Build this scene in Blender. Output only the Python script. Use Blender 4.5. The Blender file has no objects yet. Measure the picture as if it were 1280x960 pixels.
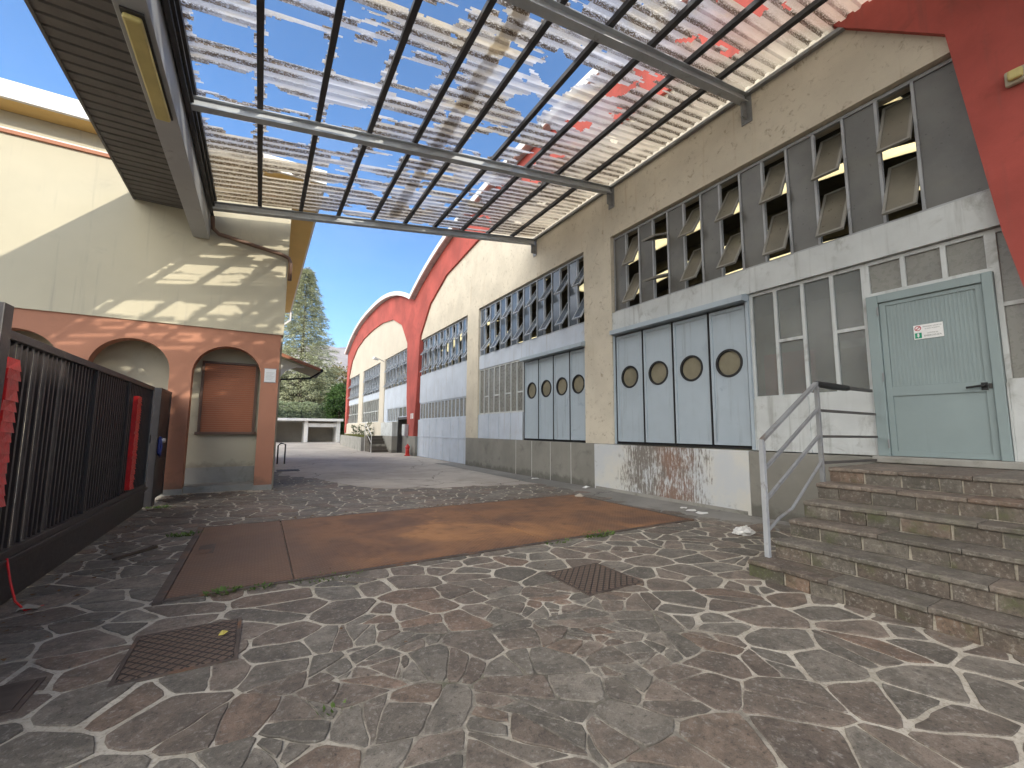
import bpy, math, random
import numpy as np
from math import radians, sin, cos, pi, sqrt, floor
from mathutils import Vector, Matrix, noise as mnoise
random.seed(7); np.random.seed(7)
sc = bpy.context.scene
COL = sc.collection

# ------------------------------------------------------------------ materials
class NT:
    def __init__(s, name):
        s.m = bpy.data.materials.new(name); s.m.use_nodes = True
        s.t = s.m.node_tree; s.t.nodes.clear()
        s.out = s.n('ShaderNodeOutputMaterial')
        s.geo = s.n('ShaderNodeNewGeometry')
        s.pos = s.geo.outputs['Position']
    def n(s, typ, **kw):
        nd = s.t.nodes.new(typ)
        for k, v in kw.items(): setattr(nd, k, v)
        return nd
    def l(s, a, b): s.t.links.new(a, b)
    def setin(s, sock, v):
        if isinstance(v, bpy.types.NodeSocket): s.l(v, sock)
        else:
            if isinstance(v, tuple) and len(v) == 3 and sock.type == 'RGBA': v = v + (1,)
            sock.default_value = v
    def math(s, op, a, b=None, c=None, clamp=False):
        nd = s.n('ShaderNodeMath', operation=op, use_clamp=clamp)
        s.setin(nd.inputs[0], a)
        if b is not None: s.setin(nd.inputs[1], b)
        if c is not None: s.setin(nd.inputs[2], c)
        return nd.outputs[0]
    def vmul(s, v, k):
        nd = s.n('ShaderNodeVectorMath', operation='MULTIPLY'); s.setin(nd.inputs[0], v); nd.inputs[1].default_value = k
        return nd.outputs[0]
    def vadd(s, a, b):
        nd = s.n('ShaderNodeVectorMath', operation='ADD'); s.setin(nd.inputs[0], a); s.setin(nd.inputs[1], b)
        return nd.outputs[0]
    def noise(s, scale, detail=4, rough=.55, vec=None, dist=0, k=(1, 1, 1), col=False):
        nd = s.n('ShaderNodeTexNoise'); v = vec if vec is not None else s.pos
        if k != (1, 1, 1): v = s.vmul(v, k)
        s.l(v, nd.inputs['Vector']); nd.inputs['Scale'].default_value = scale
        nd.inputs['Detail'].default_value = detail; nd.inputs['Roughness'].default_value = rough; nd.inputs['Distortion'].default_value = dist
        return nd.outputs['Color' if col else 'Fac']
    def ramp(s, f, a, b, lo=0., hi=1.):
        nd = s.n('ShaderNodeMapRange', interpolation_type='SMOOTHSTEP'); s.setin(nd.inputs[0], f)
        nd.inputs[1].default_value = a; nd.inputs[2].default_value = b; nd.inputs[3].default_value = lo; nd.inputs[4].default_value = hi
        return nd.outputs[0]
    def mix(s, f, a, b, mode='MIX'):
        nd = s.n('ShaderNodeMix', data_type='RGBA', blend_type=mode)
        s.setin(nd.inputs[0], f); s.setin(nd.inputs[6], a); s.setin(nd.inputs[7], b)
        return nd.outputs[2]
    def xyz(s):
        nd = s.n('ShaderNodeSeparateXYZ'); s.l(s.pos, nd.inputs[0]); return nd.outputs
    def bump(s, h, strength=.3, dist=.01, normal=None):
        nd = s.n('ShaderNodeBump'); s.setin(nd.inputs['Height'], h); nd.inputs['Strength'].default_value = strength; nd.inputs['Distance'].default_value = dist
        if normal is not None: s.l(normal, nd.inputs['Normal'])
        return nd.outputs[0]
    def bsdf(s, col, rough=.7, metal=0, normal=None, spec=.5):
        nd = s.n('ShaderNodeBsdfPrincipled'); s.setin(nd.inputs['Base Color'], col); s.setin(nd.inputs['Roughness'], rough)
        s.setin(nd.inputs['Metallic'], metal); nd.inputs['Specular IOR Level'].default_value = spec
        if normal is not None: s.l(normal, nd.inputs['Normal'])
        return nd.outputs[0]
    def finish(s, sh): s.l(sh, s.out.inputs['Surface']); return s.m

def c_mul(c, k): return tuple(min(1, x * k) for x in c)

def mat(name, col, rough=.7, var=.2, scale=1.5, bump=.15, bscale=60, metal=0, dirt=None, streak=None, spec=.4, bdist=.004, foot=None):
    """painted / plastered / metal surface: base, mottling, blotchy dirt, vertical run-off streaks, fine bump"""
    t = NT(name)
    f = t.ramp(t.noise(scale, 6, .6), .3, .7)
    c = t.mix(f, c_mul(col, 1 - var), c_mul(col, 1 + var * .6))
    if dirt:
        dc, amt, ds = dirt
        d = t.ramp(t.noise(ds, 8, .68, dist=.6), .62 - amt * .25, .78 - amt * .15)
        c = t.mix(t.math('MULTIPLY', d, .85), c, dc)
    if streak:
        scol, amt = streak
        st = t.noise(5, 5, .6, k=(1.6, 1.6, .09))
        d = t.ramp(st, .62 - amt * .3, .8 - amt * .2)
        c = t.mix(t.math('MULTIPLY', d, .7), c, scol)
    if foot:      # splashed dirt along the foot
        zz = t.xyz()[2]; fz0, fz1, fc = foot
        m_ = t.math('ADD', t.math('MULTIPLY', t.noise(4, 6, .65), .9), t.ramp(zz, fz0, fz1, .42, -.25))
        c = t.mix(t.ramp(m_, .55, .85, 0, .7), c, fc)
    nb = t.noise(bscale, 4, .6)
    rr = t.math('ADD', t.math('MULTIPLY', nb, .2), rough - .1)
    nm = t.bump(nb, bump, bdist) if bump else None
    return t.finish(t.bsdf(c, rr, metal, nm, spec))

M = {}
M['cream'] = mat('cream_plaster', (.54, .49, .40), .85, .07, .7, .4, 90, dirt=((.48, .40, .28), .15, 2.2), streak=((.5, .42, .3), .12))
M['cream_rough'] = mat('pebbledash_plaster', (.58, .525, .42), .9, .10, 1.1, .8, 60, dirt=((.27, .22, .15), .30, 8), streak=((.46, .37, .25), .12), bdist=.008)
M['house_cream'] = mat('house_plaster', (.46, .42, .31), .9, .06, .6, .25, 120, dirt=((.36, .33, .26), .22, 1.0), streak=((.34, .31, .25), .16))
M['house_inner'] = mat('arcade_plaster', (.44, .40, .30), .9, .08, .8, .25, 90, dirt=((.33, .29, .21), .3, 2), foot=(.3, 1.1, (.24, .21, .16)))
M['terracotta'] = mat('salmon_plaster', (.40, .185, .115), .88, .10, .8, .35, 110, dirt=((.30, .145, .09), .32, 1.6), foot=(0, .7, (.20, .12, .085)))
M['red'] = mat('red_paint', (.41, .083, .064), .85, .24, .7, .4, 60, dirt=((.24, .06, .045), .32, 1.8), streak=((.27, .075, .06), .35))
M['lightblue'] = mat('pale_blue_sheet', (.50, .55, .62), .55, .09, 1.2, .12, 30, dirt=((.42, .42, .42), .25, 2.5), streak=((.38, .38, .38), .3))
M['doorblue'] = mat('blue_door_paint', (.37, .43, .475), .5, .06, 1.2, .08, 40, dirt=((.27, .32, .37), .15, 2.5), streak=((.25, .28, .30), .2), foot=(1.0, 1.32, (.22, .22, .21)))
M['doorgreen'] = mat('grey_green_door_paint', (.235, .29, .29), .5, .06, 1.2, .08, 40, dirt=((.22, .27, .27), .18, 2.2), streak=((.20, .235, .24), .16), foot=(1.0, 1.30, (.17, .17, .155)))
M['framegrey'] = mat('grey_window_steel', (.36, .37, .38), .5, .12, 3, .1, 60, dirt=((.16, .14, .12), .25, 6))
M['sashframe'] = mat('brown_grey_sash_steel', (.25, .24, .21), .45, .12, 3, .1, 60)
M['skytint_frame'] = mat('sky_tinted_window_steel', (.40, .43, .47), .45, .10, 3, .1, 60)  # far-bay frames: reflected sky put into the base colour
M['whitegrey'] = mat('chalky_panel', (.52, .54, .53), .7, .10, 1.5, .2, 30, dirt=((.30, .30, .28), .42, 2.6), streak=((.28, .28, .26), .35))
M['plinth'] = mat('grey_plinth_render', (.235, .225, .195), .85, .12, 1.2, .35, 60, dirt=((.12, .115, .1), .3, 1.8), foot=(0, .5, (.10, .095, .08)))
M['joint'] = mat('pale_joint', (.45, .44, .41), .8, .1)
M['steel'] = mat('galvanised_steel', (.25, .255, .255), .5, .14, 3, .1, 40, metal=.15, dirt=((.16, .12, .09), .25, 4))
M['beamgrey'] = mat('canopy_beam_paint', (.40, .42, .43), .55, .12, 2, .1, 40, dirt=((.22, .2, .18), .25, 3))
M['darksteel'] = mat('dark_purlin_steel', (.045, .043, .042), .6, .2, 3, .1, 60, dirt=((.11, .07, .05), .2, 8))
M['boxgrey'] = mat('edge_beam_paint', (.34, .35, .36), .55, .10, 1, .08, 40, dirt=((.15, .14, .13), .2, 2))
M['soffit'] = mat('dark_soffit_sheet', (.125, .115, .105), .6, .14, 2, .08, 40, dirt=((.05, .045, .04), .3, 2))
M['gate'] = mat('dark_brown_gate_paint', (.030, .024, .023), .45, .18, 3, .08, 40, dirt=((.075, .06, .05), .25, 5), spec=.5)
M['black'] = mat('black_rubber', (.015, .015, .015), .6, .1)
M['white'] = mat('white_paint', (.74, .73, .70), .6, .06, 2, .1, 40, dirt=((.5, .48, .43), .22, 3))
M['grey_conc'] = mat('weathered_concrete', (.30, .29, .26), .9, .16, 1.5, .5, 40, dirt=((.13, .13, .10), .4, 2.5))
M['ochre'] = mat('ochre_soffit', (.68, .47, .18), .85, .06, 1, .1)
M['shutter'] = mat('brown_shutter', (.36, .13, .06), .6, .08, 2, .08)
M['tile'] = mat('clay_roof_tile', (.32, .14, .08), .85, .25, 4, .3)
M['brownpipe'] = mat('brown_pipe', (.13, .075, .05), .5, .12, 3, .05)
M['redmetal'] = mat('hydrant_red', (.50, .03, .022), .45, .1, 3, .05)
M['redtape'] = mat('red_plastic_tape', (.62, .02, .02), .35, .2, 9, .3, 18, bdist=.02)
M['whiteplastic'] = mat('white_plastic', (.72, .72, .70), .4, .05, 3, 0)
M['greenplastic'] = mat('green_print', (.0, .26, .13), .5, 0, 3, 0)
M['redprint'] = mat('red_print', (.45, .08, .10), .5, 0, 3, 0)
M['blackprint'] = mat('dark_print', (.16, .17, .17), .6, 0, 3, 0)
M['yellowdiff'] = mat('yellowed_diffuser', (.50, .42, .16), .45, .12, 3, .05, 30)
M['interior'] = mat('interior_plaster', (.40, .34, .22), .9, .15, .5, 0)
M['floor_in'] = mat('hall_floor', (.16, .15, .14), .6, .2, 1, 0)
M['roofdark'] = mat('roof_underside', (.10, .09, .07), .9, .2, 1, 0)
M['garage_in'] = mat('garage_plaster', (.30, .27, .22), .9, .12, 1, .1)
M['trash'] = mat('torn_white_paper', (.70, .69, .66), .7, .1, 12, .3, 25)
M['stonebit'] = mat('loose_stone', (.36, .32, .26), .9, .2, 9, .5, 30)
M['bark'] = mat('bark', (.09, .065, .045), .9, .3, 6, .5, 20)
M['leafdry'] = mat('dry_leaf', (.16, .085, .035), .8, .5, 30, 0)
M['redcabinet'] = mat('red_hose_cabinet', (.70, .07, .06), .5, .05)
M['chain'] = mat('lock_metal', (.45, .45, .46), .35, .1, 5, .05, metal=.8)
M['blueplastic'] = mat('blue_chain_sleeve', (.03, .05, .22), .4, .1, 5, 0)

def glass_mat(name, col, rough, transp, bumpv=.12, tint=(.75, .78, .74)):
    t = NT(name)
    n = t.noise(1.6, 5, .6); n2 = t.noise(14, 4, .6)
    c = t.mix(t.ramp(n, .3, .7), c_mul(col, .7), c_mul(col, 1.25))
    nm = t.bump(n, bumpv, .02)
    p = t.bsdf(c, t.math('ADD', t.math('MULTIPLY', n2, .16), rough - .08), 0, nm, .6)
    tr = t.n('ShaderNodeBsdfTransparent'); tr.inputs[0].default_value = tint + (1,)
    mx = t.n('ShaderNodeMixShader'); t.setin(mx.inputs[0], t.ramp(n, .25, .75, max(0, transp - .1), transp + .1)); t.l(p, mx.inputs[1]); t.l(tr.outputs[0], mx.inputs[2])
    return t.finish(mx.outputs[0])
M['glass_dirty'] = glass_mat('grimy_wired_glass', (.125, .123, .112), .30, .08)
M['glass_sky'] = glass_mat('sky_tinted_window_glass', (.10, .12, .145), .16, .10)  # far-bay panes: bluish base carries the reflected sky
M['glass_sash'] = glass_mat('grimy_sash_glass', (.155, .14, .105), .3, .05)
M['glass_low'] = glass_mat('dusty_window_glass', (.225, .222, .195), .28, .2)
M['glass_clear'] = glass_mat('dusty_clear_glass', (.25, .262, .255), .20, .50, .05)
M['glass_port'] = glass_mat('porthole_glass', (.34, .31, .22), .16, .35, .05)  # beige base stands in for the lit interior behind the glass

def translucent_mat(name, col, transp):
    t = NT(name)
    c = t.mix(t.ramp(t.noise(2, 5, .6), .3, .7), c_mul(col, .8), col)
    a = t.n('ShaderNodeBsdfTranslucent'); t.setin(a.inputs[0], c)
    b = t.n('ShaderNodeBsdfTransparent'); t.setin(b.inputs[0], c)
    mx = t.n('ShaderNodeMixShader'); mx.inputs[0].default_value = transp; t.l(a.outputs[0], mx.inputs[1]); t.l(b.outputs[0], mx.inputs[2])
    return t.finish(mx.outputs[0])
M['skylight'] = translucent_mat('yellowed_skylight', (.92, .74, .36), .2)

WAVE = .18
def sheet_mat():
    t = NT('aged_corrugated_sheet')
    x, y, z = t.xyz()[:]
    ph = t.math('FRACT', t.math('DIVIDE', t.math('ADD', y, 40 * WAVE), WAVE))
    valley = t.math('SUBTRACT', 1, t.ramp(t.math('ABSOLUTE', t.math('SUBTRACT', ph, .92)), .06, .34))     # dirt settles in the troughs
    patch = t.ramp(t.noise(1.0, 5, .62, k=(.4, 2.2, 1)), .38, .53)
    speck = t.ramp(t.noise(60, 3, .65, k=(.6, 1, 1)), .38, .52)
    dirt = t.math('MULTIPLY', t.math('MULTIPLY', speck, patch), t.math('ADD', t.math('MULTIPLY', valley, .75), .22), clamp=True)
    blot_wall_glow = t.math('MAXIMUM', t.ramp(t.noise(1.5, 4, .6, k=(.5, 1, 1)), .42, .75), t.math('MAXIMUM', t.ramp(x, 4.4, 6.6, 0, .8), t.math('MULTIPLY', t.ramp(x, .2, 1.6, 1, 0), t.ramp(y, 8.7, 9.4))))  # random blots, plus cream painted in for wall light coming through the sheet
    film = t.mix(blot_wall_glow, (.54, .545, .58), (.64, .55, .40))
    tl = t.n('ShaderNodeBsdfTranslucent'); t.setin(tl.inputs[0], film)
    df = t.bsdf(film, .5, 0, None, .5)
    m1 = t.n('ShaderNodeMixShader'); m1.inputs[0].default_value = .28; t.l(tl.outputs[0], m1.inputs[1]); t.l(df, m1.inputs[2])
    tr = t.n('ShaderNodeBsdfTransparent'); tr.inputs[0].default_value = (.93, .93, .93, 1)
    m2 = t.n('ShaderNodeMixShader'); t.setin(m2.inputs[0], t.ramp(t.noise(.8, 4, .6, k=(.5, 1, 1)), .3, .7, .05, .26)); t.l(m1.outputs[0], m2.inputs[1]); t.l(tr.outputs[0], m2.inputs[2])
    dd = t.bsdf(t.mix(t.noise(40, 3), (.06, .046, .034), (.27, .20, .125)), .95, 0, None, .2)
    m3 = t.n('ShaderNodeMixShader'); t.setin(m3.inputs[0], dirt); t.l(m2.outputs[0], m3.inputs[1]); t.l(dd, m3.inputs[2])
    return t.finish(m3.outputs[0])
M['sheet'] = sheet_mat()

def paving_mat():
    t = NT('crazy_paving')
    warp = t.noise(1.3, 3, .5, col=True)
    w = t.n('ShaderNodeVectorMath', operation='SUBTRACT'); t.l(warp, w.inputs[0]); w.inputs[1].default_value = (.5, .5, .5)
    fine = t.noise(9, 3, .6, col=True)
    w2 = t.n('ShaderNodeVectorMath', operation='SUBTRACT'); t.l(fine, w2.inputs[0]); w2.inputs[1].default_value = (.5, .5, .5)
    P = t.vadd(t.vadd(t.vmul(t.pos, (1.0, 1.28, 0)), t.vmul(w.outputs[0], (.16, .16, 0))), t.vmul(w2.outputs[0], (.026, .026, 0)))
    rot = t.n('ShaderNodeVectorRotate', rotation_type='Z_AXIS'); t.l(P, rot.inputs['Vector']); rot.inputs['Angle'].default_value = .5; P = rot.outputs[0]
    def vor(scale, feat, rnd=.92):
        nd = t.n('ShaderNodeTexVoronoi', feature=feat, voronoi_dimensions='2D'); t.l(P, nd.inputs['Vector']); nd.inputs['Scale'].default_value = scale; nd.inputs['Randomness'].default_value = rnd
        return nd
    S1, S2 = 3.3, 6.2
    A, Ac = vor(S1, 'DISTANCE_TO_EDGE'), vor(S1, 'F1')
    B, Bc = vor(S2, 'DISTANCE_TO_EDGE'), vor(S2, 'F1')
    sep = t.n('ShaderNodeSeparateColor'); t.l(Ac.outputs['Color'], sep.inputs[0])
    split = t.math('GREATER_THAN', sep.outputs[0], .90)
    dA = t.math('DIVIDE', A.outputs['Distance'], S1); dB = t.math('DIVIDE', B.outputs['Distance'], S2)
    dB2 = t.math('ADD', dB, t.math('MULTIPLY', t.math('SUBTRACT', 1, split), 1))
    d = t.math('MINIMUM', dA, dB2)
    cid = t.mix(split, Ac.outputs['Color'], Bc.outputs['Color'])
    cs = t.n('ShaderNodeSeparateColor'); t.l(cid, cs.inputs[0])
    # worn zone in the middle foreground: joints thin and dark
    x, y, z = t.xyz()[:]
    dx = t.math('DIVIDE', t.math('SUBTRACT', x, 1.55), 1.35); dy = t.math('DIVIDE', t.math('SUBTRACT', y, 2.0), 1.25)
    rr = t.math('SQRT', t.math('ADD', t.math('MULTIPLY', dx, dx), t.math('MULTIPLY', dy, dy)))
    worn = t.ramp(t.math('ADD', t.math('ADD', rr, t.math('MULTIPLY', t.noise(1.6, 4, .6), 1.4)), -.7), .75, 1.25, 1, 0)
    width = t.math('ADD', t.math('MULTIPLY', t.ramp(t.noise(2.3, 4, .6), .3, .75), .015), .0035)
    width = t.math('MULTIPLY', width, t.math('SUBTRACT', 1, t.math('MULTIPLY', worn, .45)))
    mort = t.math('SUBTRACT', 1, t.ramp(t.math('SUBTRACT', d, width), -.001, .0025))
    # hair cracks across worn stones
    C = vor(4.1, 'DISTANCE_TO_EDGE', 1.0)
    crk = t.math('MULTIPLY', t.ramp(t.math('ADD', t.math('DIVIDE', C.outputs['Distance'], 4.1), t.math('MULTIPLY', t.ramp(t.noise(6, 3, .6), .45, .6), .02)), .0005, .0028, 1, 0), t.math('MULTIPLY', t.ramp(t.noise(2.4, 4, .6), .54, .64), t.ramp(worn, 0, 1, .10, .8)))
    grain = t.noise(8, 9, .72, dist=.3); gr2 = t.noise(46, 4, .6)
    grey = t.mix(cs.outputs[1], (.14, .127, .110), (.225, .203, .173))
    brown = t.mix(cs.outputs[1], (.165, .130, .104), (.235, .188, .150))
    st = t.mix(t.ramp(cs.outputs[2], .35, .75), grey, brown)
    st = t.mix(t.math('MULTIPLY', t.ramp(cs.outputs[0], .72, .76), .28), st, (.26, .155, .105))
    st = t.mix(t.ramp(grain, .38, .66, 0, .7), st, t.mix(.5, st, (.05, .045, .04)))
    st = t.mix(t.ramp(gr2, .5, .8, 0, .25), st, (.36, .33, .29))
    mc = t.mix(t.ramp(t.noise(3.1, 5, .6), .3, .7), (.35, .305, .24), (.48, .43, .35))
    mc = t.mix(t.math('MULTIPLY', worn, t.ramp(t.noise(2.1, 4, .6), .35, .6, .25, .9)), mc, (.085, .078, .066))
    c = t.mix(mort, st, mc)
    c = t.mix(t.math('MULTIPLY', crk, .8), c, (.03, .027, .024))
    edge = t.math('MULTIPLY', t.ramp(t.math('SUBTRACT', d, width), .002, .012, 1, 0), t.math('SUBTRACT', 1, mort))
    c = t.mix(t.math('MULTIPLY', edge, t.ramp(t.noise(5, 3), .4, .65, 0, .75)), c, (.04, .036, .03))
    big = t.ramp(t.noise(.55, 4, .6), .38, .68)
    c = t.mix(t.math('MULTIPLY', big, .32), c, (.10, .088, .072))
    moss = t.math('MULTIPLY', t.ramp(t.noise(1.7, 5, .65), .62, .72), t.ramp(d, 0, .05, 1, .15))
    c = t.mix(t.math('MULTIPLY', moss, .45), c, (.075, .085, .035))
    h = t.math('SUBTRACT', t.math('ADD', t.math('MULTIPLY', t.ramp(d, .0, .03), 1.0), t.math('MULTIPLY', grain, .5)), t.math('MULTIPLY', crk, .6))
    h = t.math('ADD', h, t.math('MULTIPLY', cs.outputs[1], .35))
    nm = t.bump(h, .9, .016)
    return t.finish(t.bsdf(c, t.math('ADD', t.math('MULTIPLY', grain, .3), .55), 0, nm, .22))
M['paving'] = paving_mat()
def worn_node(t):
    x, y, z = t.xyz()[:]
    dx = t.math('DIVIDE', t.math('SUBTRACT', x, 1.45), 1.5); dy = t.math('DIVIDE', t.math('SUBTRACT', y, 2.1), 1.2)
    rr = t.math('SQRT', t.math('ADD', t.math('MULTIPLY', dx, dx), t.math('MULTIPLY', dy, dy)))
    return t.ramp(t.math('ADD', t.math('ADD', rr, t.math('MULTIPLY', t.noise(1.6, 4, .6), 1.2)), -.6), .7, 1.2, 1, 0)
def mortar_mat():
    t = NT('pale_mortar_bed'); worn = worn_node(t)
    n = t.noise(3.1, 6, .65); g = t.noise(55, 4, .65)
    c = t.mix(t.ramp(n, .3, .7), (.40, .355, .285), (.56, .51, .425))
    c = t.mix(t.ramp(g, .46, .7, 0, .6), c, (.22, .19, .15))
    c = t.mix(t.math('MULTIPLY', worn, t.ramp(t.noise(2.1, 5, .65), .42, .64, .1, .85)), c, (.085, .077, .063))
    c = t.mix(t.math('MULTIPLY', t.ramp(t.noise(1.3, 5, .65), .58, .7), .6), c, (.085, .09, .045))
    return t.finish(t.bsdf(c, .92, 0, t.bump(g, .6, .004), .2))
M['mortar'] = mortar_mat()
def stone_mat(name, k=1., moss=0):
    t = NT(name)
    at = t.n('ShaderNodeAttribute', attribute_name='tone'); f1 = at.outputs['Fac']
    f2 = t.math('FRACT', t.math('MULTIPLY', f1, 17.3)); f3 = t.math('FRACT', t.math('MULTIPLY', f1, 71.7))
    off = t.n('ShaderNodeCombineXYZ'); t.l(t.math('MULTIPLY', f2, 40), off.inputs[0]); t.l(t.math('MULTIPLY', f3, 40), off.inputs[1])
    v = t.vadd(t.pos, off.outputs[0])                      # grain differs from stone to stone
    g1 = t.noise(5.5, 9, .70, vec=v, dist=.5); g2 = t.noise(34, 6, .68, vec=v); g3 = t.noise(130, 3, .6)
    grey = t.mix(f2, c_mul((.150, .132, .108), k), c_mul((.262, .230, .188), k)); brown = t.mix(f2, c_mul((.162, .126, .100), k), c_mul((.265, .212, .168), k))
    c = t.mix(t.ramp(f3, .35, .7), grey, brown)
    c = t.mix(t.math('MULTIPLY', t.math('GREATER_THAN', f1, .93), .45), c, (.27, .165, .11))
    c = t.mix(t.ramp(g1, .40, .60, 0, .75), c, t.mix(.6, c, (.04, .036, .031)))
    c = t.mix(t.ramp(g1, .55, .78, 0, .45), c, (.27, .245, .21))
    c = t.mix(t.ramp(g2, .52, .68, 0, .60), c, (.36, .33, .285))
    c = t.mix(t.ramp(g2, .30, .46, .75, 0), c, (.05, .043, .036))
    c = t.mix(t.ramp(g3, .52, .72, 0, .5), c, (.055, .05, .043))
    big = t.ramp(t.noise(.6, 5, .62), .42, .66)
    c = t.mix(t.math('MULTIPLY', big, .30), c, (.085, .075, .062))
    if moss:
        m_ = t.math('MULTIPLY', t.ramp(t.noise(2.4, 6, .68), .50, .66), t.ramp(g2, .3, .6, .3, 1))
        c = t.mix(t.math('MULTIPLY', m_, moss), c, (.075, .085, .03))
    h = t.math('ADD', t.math('MULTIPLY', g1, 1.), t.math('ADD', t.math('MULTIPLY', g2, .35), t.math('MULTIPLY', g3, .08)))
    return t.finish(t.bsdf(c, t.math('ADD', t.math('MULTIPLY', g2, .35), .46), 0, t.bump(h, .85, .012), .28))
M['stone'] = stone_mat('split_face_porphyry')
M['stepstone'] = stone_mat('mossy_step_stone', .72, .75)
M['treadstone'] = stone_mat('worn_tread_stone', .95, .35)

def asphalt_mat(name, a, b, patch):
    t = NT(name)
    n = t.noise(.35, 6, .62, dist=.4); g = t.noise(120, 3, .6); n2 = t.noise(1.8, 6, .65)
    c = t.mix(t.ramp(n, .38, .62), a, b)
    c = t.mix(t.ramp(n2, .5, .72, 0, .6), c, patch)
    c = t.mix(t.ramp(g, .45, .75, 0, .35), c, c_mul(b, 1.5))
    nd = t.n('ShaderNodeTexVoronoi', feature='DISTANCE_TO_EDGE', voronoi_dimensions='2D')
    wv = t.vadd(t.pos, t.vmul(t.noise(1.2, 4, .6, col=True), (.9, .9, 0)))
    t.l(wv, nd.inputs['Vector']); nd.inputs['Scale'].default_value = .33
    ck = t.ramp(nd.outputs['Distance'], .002, .008, .7, 0)
    c = t.mix(ck, c, (.045, .042, .04))
    return t.finish(t.bsdf(c, .85, 0, t.bump(g, .4, .006), .3))
M['yard'] = asphalt_mat('worn_yard_asphalt', (.38, .335, .285), (.49, .44, .375), (.27, .235, .195))
M['strip'] = asphalt_mat('wall_base_concrete', (.20, .19, .17), (.27, .255, .23), (.13, .12, .105))
M['ground'] = asphalt_mat('outer_ground', (.30, .26, .20), (.36, .32, .25), (.24, .21, .16))

def rust_mat():
    t = NT('rusty_tread_plate')
    x, y, z = t.xyz()[:]
    n = t.noise(.9, 7, .65, dist=.5); n2 = t.noise(5, 7, .7)
    c = t.mix(t.ramp(n, .35, .62), (.135, .072, .045), (.25, .122, .058))
    c = t.mix(t.ramp(t.noise(.55, 5, .6, dist=.8), .54, .70), c, (.39, .19, .078))
    c = t.mix(t.ramp(n2, .52, .75, 0, .55), c, (.085, .055, .045))
    left = t.ramp(t.math('ADD', x, t.math('MULTIPLY', t.noise(.8, 4), 1.6)), .9, 2.1, .75, 0)
    c = t.mix(left, c, t.mix(n2, (.105, .072, .056), (.155, .10, .074)))
    # raised lozenges of the tread
    a = t.math('MULTIPLY', t.math('ADD', x, y), 26 * 2); b = t.math('MULTIPLY', t.math('SUBTRACT', x, y), 26 * 2)
    tread = t.math('MULTIPLY', t.math('ABSOLUTE', t.math('SINE', a)), t.math('ABSOLUTE', t.math('SINE', b)))
    h = t.math('ADD', t.math('MULTIPLY', t.ramp(tread, .45, .75), .5), t.math('MULTIPLY', n2, .5))
    c = t.mix(t.ramp(tread, .5, .8, 0, .22), c, (.36, .22, .14))
    return t.finish(t.bsdf(c, t.math('ADD', t.math('MULTIPLY', n2, .3), .55), .15, t.bump(h, .5, .006), .4))
M['rust'] = rust_mat()
M['darkrail'] = mat('dull_brown_rail', (.085, .078, .072), .55, .15, 4, .1, 40)
M['rustframe'] = mat('rusty_angle_iron', (.10, .075, .06), .7, .3, 4, .3, 30, dirt=((.2, .09, .04), .4, 4))

def manhole_mat():
    t = NT('cast_iron_cover')
    x, y, z = t.xyz()[:]
    a = t.math('ABSOLUTE', t.math('SINE', t.math('MULTIPLY', t.math('ADD', x, y), 42))); b = t.math('ABSOLUTE', t.math('SINE', t.math('MULTIPLY', t.math('SUBTRACT', x, y), 42)))
    g = t.math('MINIMUM', a, b); up = t.ramp(g, .2, .45)
    n = t.noise(6, 5, .65)
    c = t.mix(up, (.045, .036, .03), t.mix(n, (.13, .09, .068), (.19, .135, .10)))
    return t.finish(t.bsdf(c, .6, .3, t.bump(t.math('ADD', up, t.math('MULTIPLY', n, .3)), .8, .012), .45))
M['iron'] = manhole_mat()

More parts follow.
